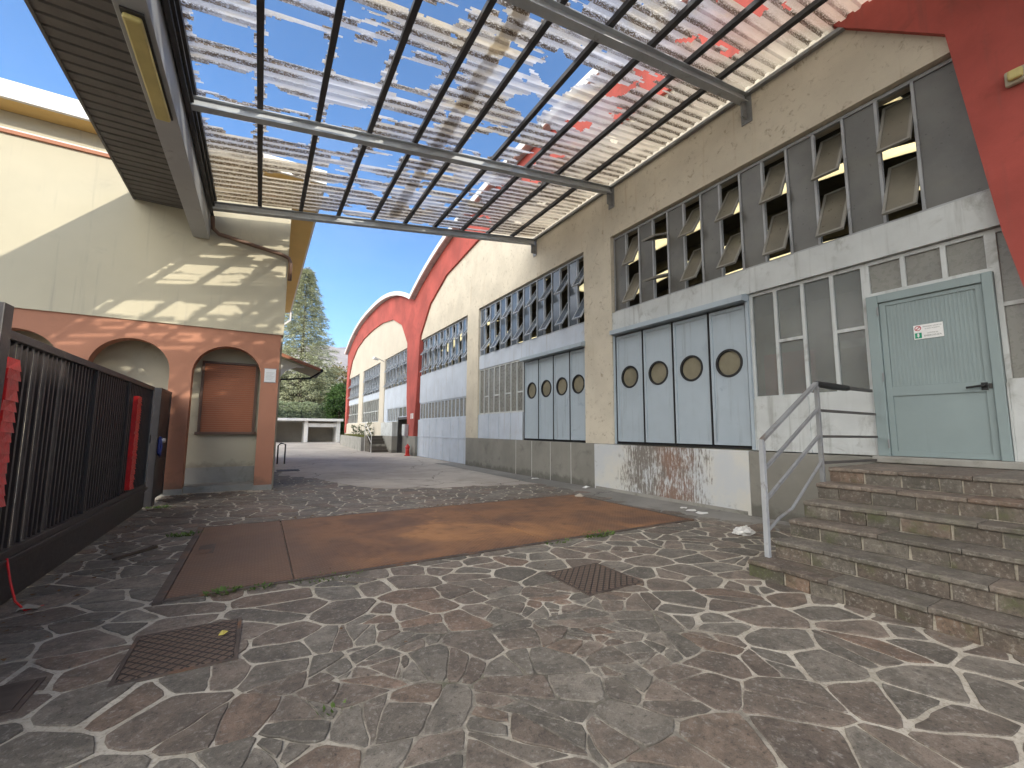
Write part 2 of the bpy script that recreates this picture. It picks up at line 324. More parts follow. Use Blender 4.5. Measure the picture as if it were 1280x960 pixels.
def step_mat():
    t = NT('stone_block_steps')
    x, y, z = t.xyz()[:]
    n = t.noise(9, 6, .65); n1 = t.noise(1.4, 4, .6)
    row = t.math('FLOOR', t.math('DIVIDE', t.math('ADD', z, -.02), .173))
    yy = t.math('ADD', t.math('ADD', y, t.math('MULTIPLY', t.math('FRACT', t.math('MULTIPLY', row, .618)), .27)), t.math('MULTIPLY', t.math('SINE', t.math('ADD', t.math('MULTIPLY', y, 5.1), t.math('MULTIPLY', row, 2.3))), .07))
    ph = t.math('FRACT', t.math('DIVIDE', yy, .27))
    dj = t.math('MULTIPLY', t.math('ABSOLUTE', t.math('SUBTRACT', ph, .5)), .27)
    wob = t.math('MULTIPLY', t.math('SUBTRACT', t.noise(22, 3), .5), .012)
    jv = t.ramp(t.math('ADD', dj, wob), .006, .013, 1, 0)
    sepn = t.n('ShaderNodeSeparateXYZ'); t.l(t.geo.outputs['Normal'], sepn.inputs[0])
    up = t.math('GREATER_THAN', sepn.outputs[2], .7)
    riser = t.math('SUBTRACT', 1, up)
    jv = t.math('MULTIPLY', jv, t.ramp(t.noise(2.3, 4), .3, .55, .25, 1))
    ph2 = t.math('FRACT', t.math('DIVIDE', t.math('ADD', y, t.math('MULTIPLY', row, .31)), .62))
    jt = t.ramp(t.math('ADD', t.math('MULTIPLY', t.math('ABSOLUTE', t.math('SUBTRACT', ph2, .5)), .62), wob), .004, .012, .8, 0)
    blk = t.n('ShaderNodeTexWhiteNoise', noise_dimensions='2D')
    cv = t.n('ShaderNodeCombineXYZ'); t.l(t.math('FLOOR', t.math('ADD', t.math('DIVIDE', yy, .27), .5)), cv.inputs[0]); t.l(row, cv.inputs[1]); t.l(cv.outputs[0], blk.inputs['Vector'])
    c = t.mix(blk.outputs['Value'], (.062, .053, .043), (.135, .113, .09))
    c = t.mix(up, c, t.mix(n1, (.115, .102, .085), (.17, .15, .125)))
    c = t.mix(t.ramp(n, .45, .72, 0, .6), c, (.075, .065, .05))
    mc = t.mix(n1, (.27, .245, .20), (.38, .35, .29))
    c = t.mix(t.math('MULTIPLY', jv, riser), c, mc)
    c = t.mix(t.math('MULTIPLY', t.math('MULTIPLY', jt, up), .45), c, mc)
    zf = t.math('FRACT', t.math('DIVIDE', t.math('ADD', z, .001), .1733))
    moss = t.math('MULTIPLY', t.ramp(t.noise(2.6, 5, .65), .5, .66), t.math('ADD', t.math('MULTIPLY', riser, t.ramp(zf, .5, .95)), t.math('MULTIPLY', up, .12)))
    c = t.mix(t.math('MULTIPLY', moss, .75), c, (.07, .085, .025))
    return t.finish(t.bsdf(c, .85, 0, t.bump(t.math('SUBTRACT', n, t.math('MULTIPLY', jv, .6)), 1, .02), .3))
M['steps'] = step_mat()

def rustpanel_mat():
    t = NT('flaking_painted_panel')
    x, y, z = t.xyz()[:]
    n = t.noise(1.4, 6, .65); fl = t.noise(17, 7, .74, k=(1, 1.5, .4)); st = t.noise(30, 4, .6, k=(1, 1.6, .07))
    zone = t.math('MULTIPLY', t.ramp(y, 4.55, 5.7), t.ramp(y, 6.9, 8.1, 1, 0)); mid = t.math('MULTIPLY', t.ramp(y, 5.3, 5.8), t.ramp(y, 6.2, 6.7, 1, 0))
    base = t.mix(t.ramp(n, .35, .65), (.52, .54, .55), (.60, .585, .53))
    f = t.math('ADD', t.math('ADD', fl, t.math('MULTIPLY', st, .55)), t.math('MULTIPLY', zone, .42))
    f = t.math('ADD', f, t.math('MULTIPLY', t.math('SUBTRACT', n, .5), .7))
    m = t.ramp(f, 1.03, 1.22, 0, .92)
    rust = t.mix(t.math('MULTIPLY', mid, t.ramp(t.noise(3, 5, .6), .3, .6)), (.155, .135, .115), (.20, .11, .075))
    c = t.mix(m, base, rust)
    c = t.mix(t.ramp(t.noise(2.1, 6, .7), .60, .72, 0, .65), c, (.09, .08, .068))
    return t.finish(t.bsdf(c, .7, 0, t.bump(m, -.4, .004), .35))
M['rustpanel'] = rustpanel_mat()

def foliage(name, dark, light, var=.5):
    t = NT(name)
    oi = t.n('ShaderNodeAttribute', attribute_name='tone')
    f = t.math('ADD', t.math('MULTIPLY', oi.outputs['Fac'], .75), t.math('MULTIPLY', t.noise(.9, 4), .4), clamp=True)
    c = t.mix(f, dark, light)
    d = t.bsdf(c, .6, 0, None, .3)
    tl = t.n('ShaderNodeBsdfTranslucent'); t.setin(tl.inputs[0], c)
    mx = t.n('ShaderNodeMixShader'); mx.inputs[0].default_value = .3; t.l(d, mx.inputs[1]); t.l(tl.outputs[0], mx.inputs[2])
    return t.finish(mx.outputs[0])
M['f_conifer'] = foliage('cedar_needles', (.27, .29, .17), (.54, .55, .37))
M['f_dark'] = foliage('dark_evergreen', (.05, .075, .045), (.17, .20, .12))
M['f_ivy'] = foliage('ivy_leaves', (.13, .17, .09), (.32, .37, .23))
M['f_bush'] = foliage('laurel_leaves', (.025, .06, .014), (.085, .15, .035))
M['f_weed'] = foliage('weed_leaves', (.05, .10, .02), (.16, .24, .06))
M['f_grass'] = foliage('bank_grass', (.09, .11, .03), (.22, .22, .07))
M['f_autumn'] = foliage('yellowing_leaves', (.12, .10, .035), (.30, .25, .10))
M['hill'] = mat('bare_mountain', (.30, .265, .25), .95, .30, .024, 0, dirt=((.30, .28, .26), .5, .02))  # paleness partly painted in for the distance haze

# ------------------------------------------------------------------ mesh builder
def register(o, label, cat, group=None, kind=None):
    o['label'] = label
    if cat: o['category'] = cat
    if group: o['group'] = group
    if kind: o['kind'] = kind
    return o

def thing(name, label, cat, loc, group=None):
    o = bpy.data.objects.new(name, None); COL.objects.link(o); o.location = loc; o.empty_display_size = .2
    return register(o, label, cat, group)

def world_loc(o):
    v = Vector((0, 0, 0))
    while o is not None: v += o.location; o = o.parent
    return v

class MB:
    def __init__(s): s.v = []; s.f = []; s.mi = []; s.cur = 0
    def m(s, i): s.cur = i; return s
    def add(s, vs, fs):
        b = len(s.v); s.v += [tuple(p) for p in vs]; s.f += [[b + i for i in f] for f in fs]; s.mi += [s.cur] * len(fs); return s
    def box(s, x0, x1, y0, y1, z0, z1):
        vs = [(x, y, z) for x in (x0, x1) for y in (y0, y1) for z in (z0, z1)]
        return s.add(vs, [(0, 1, 3, 2), (4, 6, 7, 5), (0, 4, 5, 1), (2, 3, 7, 6), (0, 2, 6, 4), (1, 5, 7, 3)])
    def obox(s, c, ax, ay, az):
        c, ax, ay, az = map(Vector, (c, ax, ay, az))
        vs = [c + ax * i + ay * j + az * k for i in (-1, 1) for j in (-1, 1) for k in (-1, 1)]
        return s.add(vs, [(0, 1, 3, 2), (4, 6, 7, 5), (0, 4, 5, 1), (2, 3, 7, 6), (0, 2, 6, 4), (1, 5, 7, 3)])
    def bar(s, a, b, w, h, up=(0, 0, 1)):
        a, b = Vector(a), Vector(b); d = b - a; u = Vector(up); side = d.cross(u).normalized(); u2 = side.cross(d).normalized()
        return s.obox((a + b) / 2, d / 2, side * w / 2, u2 * h / 2)
    def tube(s, pts, r, n=10, cap=True):
        pts = [Vector(p) for p in pts]; rs = r if isinstance(r, (list, tuple)) else [r] * len(pts)
        rings = []; prev = None
        for i, p in enumerate(pts):
            d = (pts[min(i + 1, len(pts) - 1)] - pts[max(i - 1, 0)]).normalized()
            ref = prev if prev is not None else (Vector((0, 0, 1)) if abs(d.z) < .9 else Vector((1, 0, 0)))
            u = (ref - d * ref.dot(d)).normalized(); prev = u; w = d.cross(u)
            rings.append([p + (u * cos(2 * pi * k / n) + w * sin(2 * pi * k / n)) * rs[i] for k in range(n)])
        vs = [q for r_ in rings for q in r_]; fs = []
        for i in range(len(pts) - 1):
            for k in range(n): fs.append((i * n + k, i * n + (k + 1) % n, (i + 1) * n + (k + 1) % n, (i + 1) * n + k))
        if cap: fs.append(tuple(range(n))[::-1]); fs.append(tuple((len(pts) - 1) * n + k for k in range(n)))
        return s.add(vs, fs)
    def lathe(s, c, prof, n=20):
        c = Vector(c); vs = []; fs = []
        for r, z in prof:
            for k in range(n): vs.append(c + Vector((r * cos(2 * pi * k / n), r * sin(2 * pi * k / n), z)))
        for i in range(len(prof) - 1):
            for k in range(n): fs.append((i * n + k, i * n + (k + 1) % n, (i + 1) * n + (k + 1) % n, (i + 1) * n + k))
        fs.append(tuple(range(n))[::-1]); fs.append(tuple((len(prof) - 1) * n + k for k in range(n)))
        return s.add(vs, fs)
    def strip_x(s, A, B, x0, x1):
        """slab between two (y,z) polylines A and B of equal length, from x0 to x1"""
        n = len(A); vs = []
        for x in (x0, x1):
            for y, z in A: vs.append((x, y, z))
            for y, z in B: vs.append((x, y, z))
        fs = []
        for i in range(n - 1):
            fs.append((i, i + 1, n + i + 1, n + i)); fs.append((2 * n + i, 3 * n + i, 3 * n + i + 1, 2 * n + i + 1))
            fs.append((i, 2 * n + i, 2 * n + i + 1, i + 1)); fs.append((n + i, n + i + 1, 3 * n + i + 1, 3 * n + i))
        for i in (0, n - 1): fs.append((i, n + i, 3 * n + i, 2 * n + i))
        return s.add(vs, fs)
    def build(s, name, mats, parent=None, bevel=0, smooth=False, tone=None):
        me = bpy.data.meshes.new(name); off = world_loc(parent) if parent else Vector((0, 0, 0))
        v = np.array(s.v, dtype=float) - np.array(off)[None, :]
        me.from_pydata(v.tolist(), [], s.f)
        mats = mats if isinstance(mats, (list, tuple)) else [mats]
        for m_ in mats: me.materials.append(M[m_] if isinstance(m_, str) else m_)
        if len(mats) > 1: me.polygons.foreach_set('material_index', s.mi)
        if tone is not None:
            a = me.attributes.new('tone', 'FLOAT', 'FACE'); a.data.foreach_set('value', tone)
        if smooth: me.polygons.foreach_set('use_smooth', [True] * len(me.polygons))
        me.update()
        o = bpy.data.objects.new(name, me); COL.objects.link(o)
        if parent: o.parent = parent
        if bevel:
            b = o.modifiers.new('bevel', 'BEVEL'); b.width = bevel; b.segments = 2; b.limit_method = 'ANGLE'; b.angle_limit = radians(40)
        return o

def fix_normals(o):
    import bmesh
    bm = bmesh.new(); bm.from_mesh(o.data); bmesh.ops.recalc_face_normals(bm, faces=bm.faces); bm.to_mesh(o.data); bm.free()

def n2(x, y, z=0.): return mnoise.noise((x, y, z))

# ------------------------------------------------------------------ setting: ground
def sheet(name, poly, z, m, label, cat):
    b = MB(); b.add([(x, y, z) for x, y in poly], [tuple(range(len(poly)))])
    return register(b.build(name, m), label, cat, kind='structure')
sheet('ground', [(-4000, -4000), (4000, -4000), (4000, 4000), (-4000, 4000)], -.004, 'ground', 'bare outer ground reaching to the horizon', 'ground')
sheet('yard', [(-9, 8), (7.6, 8), (7.6, 56), (-9, 56)], 0, 'yard', 'worn grey asphalt of the yard between the house and the halls', 'yard')
edge = []
for i in range(40):
    x = -9 + i * (16.3 / 39)
    y = 17.5 - 2.6 * max(0, x) - .0 if x < 2.6 else 10.7 - .22 * (x - 2.6)
    if x >= 0 and x < 2.6: y = 17.5 - 2.62 * x
    edge.append((x, y + .35 * n2(x * 1.3, 3.) + .2 * n2(x * 4, 9.)))
sheet('paving', [(-9, -8)] + edge + [(7.3, -8)], .004, 'paving', 'crazy paving of grey and brown stones with pale mortar joints', 'paving')
sheet('paving_mortar', [(-2.6, -3)] + [(x, y - .12) for x, y in edge if x > -2.5] + [(7.28, -3)], .0065, 'mortar', 'pale mortar bed showing between the paving stones', 'mortar')
def far_edge(x): return (17.5 if x < 0 else 17.5 - 2.62 * x) if x < 2.6 else 10.7 - .22 * (x - 2.6)
def worn_at(x, y): return max(0., min(1., 1.5 - sqrt(((x - 1.45) / 1.5) ** 2 + ((y - 2.1) / 1.2) ** 2) - .5 * n2(x, y, 3.)))
rs = random.Random(11); pts_ = []; stp = .30
for i in range(int(10.4 / stp)):
    for j in range(int(21.5 / stp)):
        if rs.random() < .17: continue
        q = 2.6 if rs.random() < .2 else 1.
        x = -2.7 + (i + .5 + rs.uniform(-.46, .46)) * stp; y = -3.2 + (j + .5 + rs.uniform(-.46, .46)) * stp
        pts_.append((x, y))
        if rs.random() < .10: pts_.append((x + rs.uniform(-.12, .12), y + rs.uniform(-.12, .12)))
def wp(x, y): return (x * cos(.5) - y * sin(.5), (x * sin(.5) + y * cos(.5)) * 1.25)     # stones a little longer one way
def wpi(u, v): v = v / 1.25; return (u * cos(.5) + v * sin(.5), -u * sin(.5) + v * cos(.5))
W = [wp(*p) for p in pts_]; cell = {}
for k, (u, v) in enumerate(W): cell.setdefault((floor(u / .5), floor(v / .5)), []).append(k)
def clip(poly, a, b_, c):
    out = []
    for i in range(len(poly)):
        p, q = poly[i], poly[(i + 1) % len(poly)]; dp, dq = a * p[0] + b_ * p[1] - c, a * q[0] + b_ * q[1] - c
        if dp <= 0: out.append(p)
        if (dp < 0 < dq) or (dq < 0 < dp): t_ = dp / (dp - dq); out.append((p[0] + (q[0] - p[0]) * t_, p[1] + (q[1] - p[1]) * t_))
    return out
def wob(p, amp):
    x, y = p; return (x + amp * n2(x * 7, y * 7, 1.) + amp * .6 * n2(x * 21, y * 21, 5.), y + amp * n2(x * 7, y * 7, 9.) + amp * .6 * n2(x * 21, y * 21, 13.))
sb = MB(); stone_tone = []
def add_stone(P, gap, z):
    """raised slab from a polygon in plan: wavering outline, chamfered edge, slight tilt"""
    n_ = len(P); A_ = sum(P[i][0] * P[(i + 1) % n_][1] - P[(i + 1) % n_][0] * P[i][1] for i in range(n_)) / 2
    if abs(A_) < .0012: return
    if A_ < 0: P = P[::-1]
    # inset each edge
    gs = [gap * rs.uniform(.6, 1.6) for _ in P]; Q = P
    cx_, cy_ = sum(p[0] for p in P) / n_, sum(p[1] for p in P) / n_
    poly = P
    for i in range(n_):
        p, q = P[i], P[(i + 1) % n_]; ex, ey = q[0] - p[0], q[1] - p[1]; L_ = sqrt(ex * ex + ey * ey)
        if L_ < 1e-6: continue
        a, b_ = ey / L_, -ex / L_; poly = clip(poly, a, b_, a * p[0] + b_ * p[1] - gs[i])
        if len(poly) < 3: return
    out = []
    for i in range(len(poly)):
        p, q = poly[i], poly[(i + 1) % len(poly)]; L_ = sqrt((q[0] - p[0]) ** 2 + (q[1] - p[1]) ** 2); m_ = max(1, int(L_ / .055))
        for k in range(m_): out.append((p[0] + (q[0] - p[0]) * k / m_, p[1] + (q[1] - p[1]) * k / m_))
    if len(out) < 3: return
    # soften corners
    out = [((out[i - 1][0] + 4.5 * out[i][0] + out[(i + 1) % len(out)][0]) / 6.5, (out[i - 1][1] + 4.5 * out[i][1] + out[(i + 1) % len(out)][1]) / 6.5) for i in range(len(out))]
    out = [wob(p, .011) for p in out]
    cx_, cy_ = sum(p[0] for p in out) / len(out), sum(p[1] for p in out) / len(out)
    tx, ty = rs.uniform(-.008, .008), rs.uniform(-.008, .008); m_ = len(out); vs = []
    for p in out: vs.append((p[0], p[1], .004))
    for p in out: vs.append((p[0], p[1], z - .0035 + tx * (p[0] - cx_) + ty * (p[1] - cy_)))
    for p in out:
        d_ = max(1e-3, sqrt((p[0] - cx_) ** 2 + (p[1] - cy_) ** 2)); e = min(.3, .006 / d_)
        vs.append((p[0] + (cx_ - p[0]) * e, p[1] + (cy_ - p[1]) * e, z + tx * (p[0] - cx_) + ty * (p[1] - cy_)))
    fs = [tuple(2 * m_ + k for k in range(m_))]
    for k in range(m_):
        k2 = (k + 1) % m_; fs.append((k, k2, m_ + k2, m_ + k)); fs.append((m_ + k, m_ + k2, 2 * m_ + k2, 2 * m_ + k))
    sb.add(vs, fs); tn = rs.random(); stone_tone.extend([tn] * len(fs))
for k, (u, v) in enumerate(W):
    x, y = pts_[k]
    if not (-1.95 + (.0 if y < 10 else .35) < x < 7.2 - (0 if y > 3.3 else -.05)) or y > far_edge(x) + .3 * n2(x * 1.3, 3.) - .1 or y < -2.6: continue
    if -.55 < x < 5.95 and 4.9 < y < 7.55: continue
    if x > 6.75 and y > 4.2: continue
    if x > 6.4 and 4.7 < y < 8: continue
    if x > 4.75 and y < 2.3: continue
    if y > 11.75 and x < .3: continue
    poly = [(u - 1, v - 1), (u + 1, v - 1), (u + 1, v + 1), (u - 1, v + 1)]; cu, cv_ = floor(u / .5), floor(v / .5)
    for i in range(-2, 3):
        for j in range(-2, 3):
            for m_ in cell.get((cu + i, cv_ + j), ()):
                if m_ == k: continue
                a, b_ = W[m_][0] - u, W[m_][1] - v; poly = clip(poly, a, b_, (a * (W[m_][0] + u) + b_ * (W[m_][1] + v)) / 2)
                if len(poly) < 3: break
            if len(poly) < 3: break
    if len(poly) < 3: continue
    P = [wpi(*p) for p in poly]; wn = worn_at(x, y)
    gap = (.0122 if rs.random() < .85 else .018) * (1 - .5 * wn); z = .0125 + rs.uniform(-.002, .0028)
    pieces = [P]
    for _ in range(3 if wn > .55 else (1 if wn > .2 or rs.random() < .05 else 0)):
        if rs.random() < .42: continue
        j = rs.randrange(len(pieces)); p0 = pieces[j]; cx_, cy_ = sum(p[0] for p in p0) / len(p0) + rs.uniform(-.03, .03), sum(p[1] for p in p0) / len(p0) + rs.uniform(-.03, .03); a0 = rs.uniform(0, pi); a, b_ = cos(a0), sin(a0); c_ = a * cx_ + b_ * cy_
        A1, A2 = clip(p0, a, b_, c_), clip(p0, -a, -b_, -c_)
        if len(A1) > 2 and len(A2) > 2: pieces[j:j + 1] = [A1, A2]
    for P2 in pieces: add_stone(P2, gap if len(pieces) == 1 else .0028, z + (rs.uniform(-.002, .002) if len(pieces) > 1 else 0))
register(sb.build('paving_stones', 'stone', tone=stone_tone), 'irregular grey brown stones of the crazy paving', 'paving', kind='structure')
sp = [(7.6, 3.0), (6.9, 3.1)]
for i in range(24):
    y = 3.6 + i * .62
    sp.append((6.62 - (.35 if 4.6 < y < 8 else 0) + .12 * n2(y * .9, 1.), y))
sp += [(7.6, 18.2)]
sheet('concrete_strip', sp, .008, 'strip', 'narrow strip of stained concrete along the foot of the hall', 'pavement')

# ------------------------------------------------------------------ the halls
D = 7.45
def rim(y, c, half): return 9.0 + 1.9 * (1 - min(1, abs((y - c) / half)) ** 2.5)

def band_polys(c, half, inner):
    """inner half-polyline (dy from centre, z) from base to crown -> matched inner/outer lists"""
    pin, pout = [], []
    anchors = []
    for dy, z in inner:
        if z < 5: oy, oz = half, z
        elif z < 7: oy, oz = half, 8.99
        elif z < 8.4: oy, oz = half - .7, None
        else: oy, oz = dy + .55 * (dy / half), None
        anchors.append((dy, z, oy, oz))
    for a, b in zip(anchors[:-1], anchors[1:]):
        for k in range(6):
            t = k / 6; dy = a[0] + (b[0] - a[0]) * t; z = a[1] + (b[1] - a[1]) * t; oy = a[2] + (b[2] - a[2]) * t
            za = a[3] if a[3] is not None else rim(c + a[2], c, half); zb = b[3] if b[3] is not None else rim(c + b[2], c, half)
            oz = za + (zb - za) * t if (a[3] is not None) else rim(c + oy, c, half)
            pin.append((dy, z)); pout.append((oy, oz))
    pin.append((0, anchors[-1][1])); pout.append((0, rim(c, c, half)))
    return pin, pout

SASH = {}
def sash_mesh(w, h, near=True):
    key = (round(w, 3), round(h, 3), near)
    if key in SASH: return SASH[key]
    b = MB(); t = .035
    b.m(0).box(-.02, .02, -w / 2, -w / 2 + t, -h / 2, h / 2).box(-.02, .02, w / 2 - t, w / 2, -h / 2, h / 2)
    b.box(-.02, .02, -w / 2 + t, w / 2 - t, -h / 2, -h / 2 + t).box(-.02, .02, -w / 2 + t, w / 2 - t, h / 2 - t, h / 2)
    b.m(1).box(-.006, .006, -w / 2 + t, w / 2 - t, -h / 2 + t, h / 2 - t)
    o = b.build('sash', ['sashframe', 'glass_sash'] if near else ['skytint_frame', 'glass_sky']); me = o.data; bpy.data.objects.remove(o)
    SASH[key] = me; return me

def upper_window(hall, y0, y1, ncol, first_open, z0=4.39, z1=6.36, tilt=30, odd=None, xg=D + .13, ext=None):
    """band of tall panes, every other column holds two centre-hung sashes standing open"""
    f = MB(); w = (y1 - y0) / ncol; t = .035
    yl = y0 if ext is None else ext
    f.m(0).box(xg - .03, xg + .03, yl, y1, z0, z0 + .05).box(xg - .03, xg + .03, yl, y1, z1 - .05, z1)
    for i in range(ncol + 1):
        y = y0 + i * w; a = max(y0, y - t / 2); b_ = min(y1, y + t / 2)
        if ext is not None and i == 0: a, b_ = ext, ext + t
        f.box(xg - .035, xg + .035, a, b_, z0 + .05, z1 - .05)
    opens = []
    for i in range(ncol):
        ya, yb = y0 + i * w + t / 2, y0 + (i + 1) * w - t / 2
        if ext is not None and i == 0: ya = ext + t
        if (i % 2 == 0) == first_open: opens.append((ya, yb))
        else: f.m(1).box(xg - .006 + random.uniform(-.004, .004), xg + .006, ya, yb, z0 + .05, z1 - .05); f.m(0)
    zm = (z0 + z1) / 2
    win = f.build('upper_window', ['framegrey', 'glass_dirty'] if y1 < 8 else ['skytint_frame', 'glass_sky'], hall)
    off = world_loc(win)
    hh = (z1 - z0 - .1) / 2
    for k, (ya, yb) in enumerate(opens):
        tl = tilt + random.uniform(-4, 4)
        if odd is not None and k == odd: tl = 72
        for zc in (zm - hh / 2, zm + hh / 2):
            o = bpy.data.objects.new('sash', sash_mesh(yb - ya - .012, hh - .02, y1 < 8)); COL.objects.link(o); o.parent = win
            o.location = Vector((xg, (ya + yb) / 2, zc)) - off
            o.rotation_euler = (0, radians(tl + random.uniform(-2, 2)), 0)
    return win

def glazing(hall, name, y0, y1, z0, z1, muls, splits, glass='glass_low', frame='whitegrey', t=.05, xg=D + .12):
    """fixed steel glazing: mullion positions, {column: [split heights]}"""
    f = MB(); ys = [y0] + sorted(muls) + [y1]
    f.box(xg - .035, xg + .035, y0, y1, z0, z0 + t).box(xg - .035, xg + .035, y0, y1, z1 - t, z1)
    for i, y in enumerate(ys):
        a, b_ = (y, y + t) if i == 0 else ((y - t, y) if i == len(ys) - 1 else (y - t / 2, y + t / 2))
        f.box(xg - .04, xg + .04, a, b_, z0 + t, z1 - t)
    for i in range(len(ys) - 1):
        a = ys[i] + (t if i == 0 else t / 2); b_ = ys[i + 1] - (t if i == len(ys) - 2 else t / 2)
        for zs in splits.get(i, []): f.box(xg - .032, xg + .032, a, b_, zs - t / 2, zs + t / 2)
        f.m(1).box(xg - .005, xg + .005, a, b_, z0 + t, z1 - t).m(0)
    return f.build(name, [frame, glass], hall)

def folding_door(hall, edges, z0, z1):
    """leaves with round portholes; edges = y of the joints"""
    for a, b_ in zip(edges[:-1], edges[1:]):
        a, b_ = min(a, b_), max(a, b_)
        p = MB(); x0 = D + .06; cy, cz, r = (a + b_) / 2, 2.73, .25
        ya, yb, za, zb = a + .025, b_ - .025, z0 + .03, z1 - .02
        n = 40; ring = [(cy + r * cos(2 * pi * k / n), cz + r * sin(2 * pi * k / n)) for k in range(n)]
        # recessed panel field with the round hole: square patch outline round the circle
        def sq(k):
            a_ = 2 * pi * k / n; cx_, sy_ = cos(a_), sin(a_); m_ = max(abs(cx_), abs(sy_)); return (cy + .31 * cx_ / m_, cz + .31 * sy_ / m_)
        outer = [sq(k) for k in range(n)]
        fy0, fy1, fz0, fz1 = ya + .05, yb - .05, za + .06, zb - .06
        xp = x0 + .02
        vs = [(xp, y, z) for y, z in ring] + [(xp, y, z) for y, z in outer] + [(xp + .05, y, z) for y, z in ring]
        fs = []
        for k in range(n):
            k2 = (k + 1) % n; fs.append((k, n + k, n + k2, k2)); fs.append((k, k2, 2 * n + k2, 2 * n + k))
        p.add(vs, fs)
        for (u0, u1, w0, w1) in ((fy0, cy - .31, fz0, fz1), (cy + .31, fy1, fz0, fz1), (cy - .31, cy + .31, fz0, cz - .31), (cy - .31, cy + .31, cz + .31, fz1)):
            p.add([(xp, u0, w0), (xp, u1, w0), (xp, u1, w1), (xp, u0, w1)], [(0, 1, 2, 3)])
        p.box(x0, x0 + .06, ya, fy0, za, zb).box(x0, x0 + .06, fy1, yb, za, zb).box(x0, x0 + .06, fy0, fy1, za, fz0).box(x0, x0 + .06, fy0, fy1, fz1, zb)
        leaf = p.build('door_leaf', 'doorblue', hall)
        g = MB(); vs = [(xp + .03, y, z) for y, z in ring]; g.m(0).add(vs, [tuple(range(n))])
        ro, ri = r + .018, r - .022
        v2 = []
        for rr_, xx in ((ro, xp - .014), (ri, xp - .014), (ri, xp + .028), (ro, xp + .001)):
            v2 += [(xx, cy + rr_ * cos(2 * pi * k / n), cz + rr_ * sin(2 * pi * k / n)) for k in range(n)]
        f2 = []
        for q in range(4):
            q2 = (q + 1) % 4
            for k in range(n): f2.append((q * n + k, q * n + (k + 1) % n, q2 * n + (k + 1) % n, q2 * n + k))
        g.m(1).add(v2, f2)
        g.build('porthole', ['glass_port', 'black'], leaf)
    lo, hi = min(edges), max(edges)
    b = MB(); b.box(D + .14, D + .17, lo, hi, z0, z1)
    for e in edges: b.box(D + .05, D + .14, max(lo, e - .012), min(hi, e + .012), z0, z1)
    b.box(D + .04, D + .14, lo, hi, z0 - .03, z0)
    b.build('door_gasket', 'black', hall)
    b = MB(); b.add([(D - .14, lo - .05, z1 + .02), (D - .14, hi, z1 + .02), (D - .14, hi, z1 + .12), (D - .14, lo - .05, z1 + .12), (D + .15, lo - .05, z1 + .02), (D + .15, hi, z1 + .02), (D + .15, hi, z1 + .20), (D + .15, lo - .05, z1 + .20)],
          [(0, 1, 2, 3), (4, 7, 6, 5), (0, 4, 5, 1), (3, 2, 6, 7), (0, 3, 7, 4), (1, 5, 6, 2)])
    b.build('door_header', 'doorblue', hall)

def sheet_panels(hall, name, y0, y1, z0, z1, n, m='lightblue', mid=None, x=D + .07):
    b = MB(); b.box(x, x + .05, y0, y1, z0, z1); w = (y1 - y0) / n
    for i in range(n + 1):
        y = y0 + i * w; b.box(x - .022, x, max(y0, y - .018), min(y1, y + .018), z0, z1)
    for zz in (mid or []): b.box(x - .018, x, y0, y1, zz - .02, zz + .02)
    return b.build(name, m, hall)

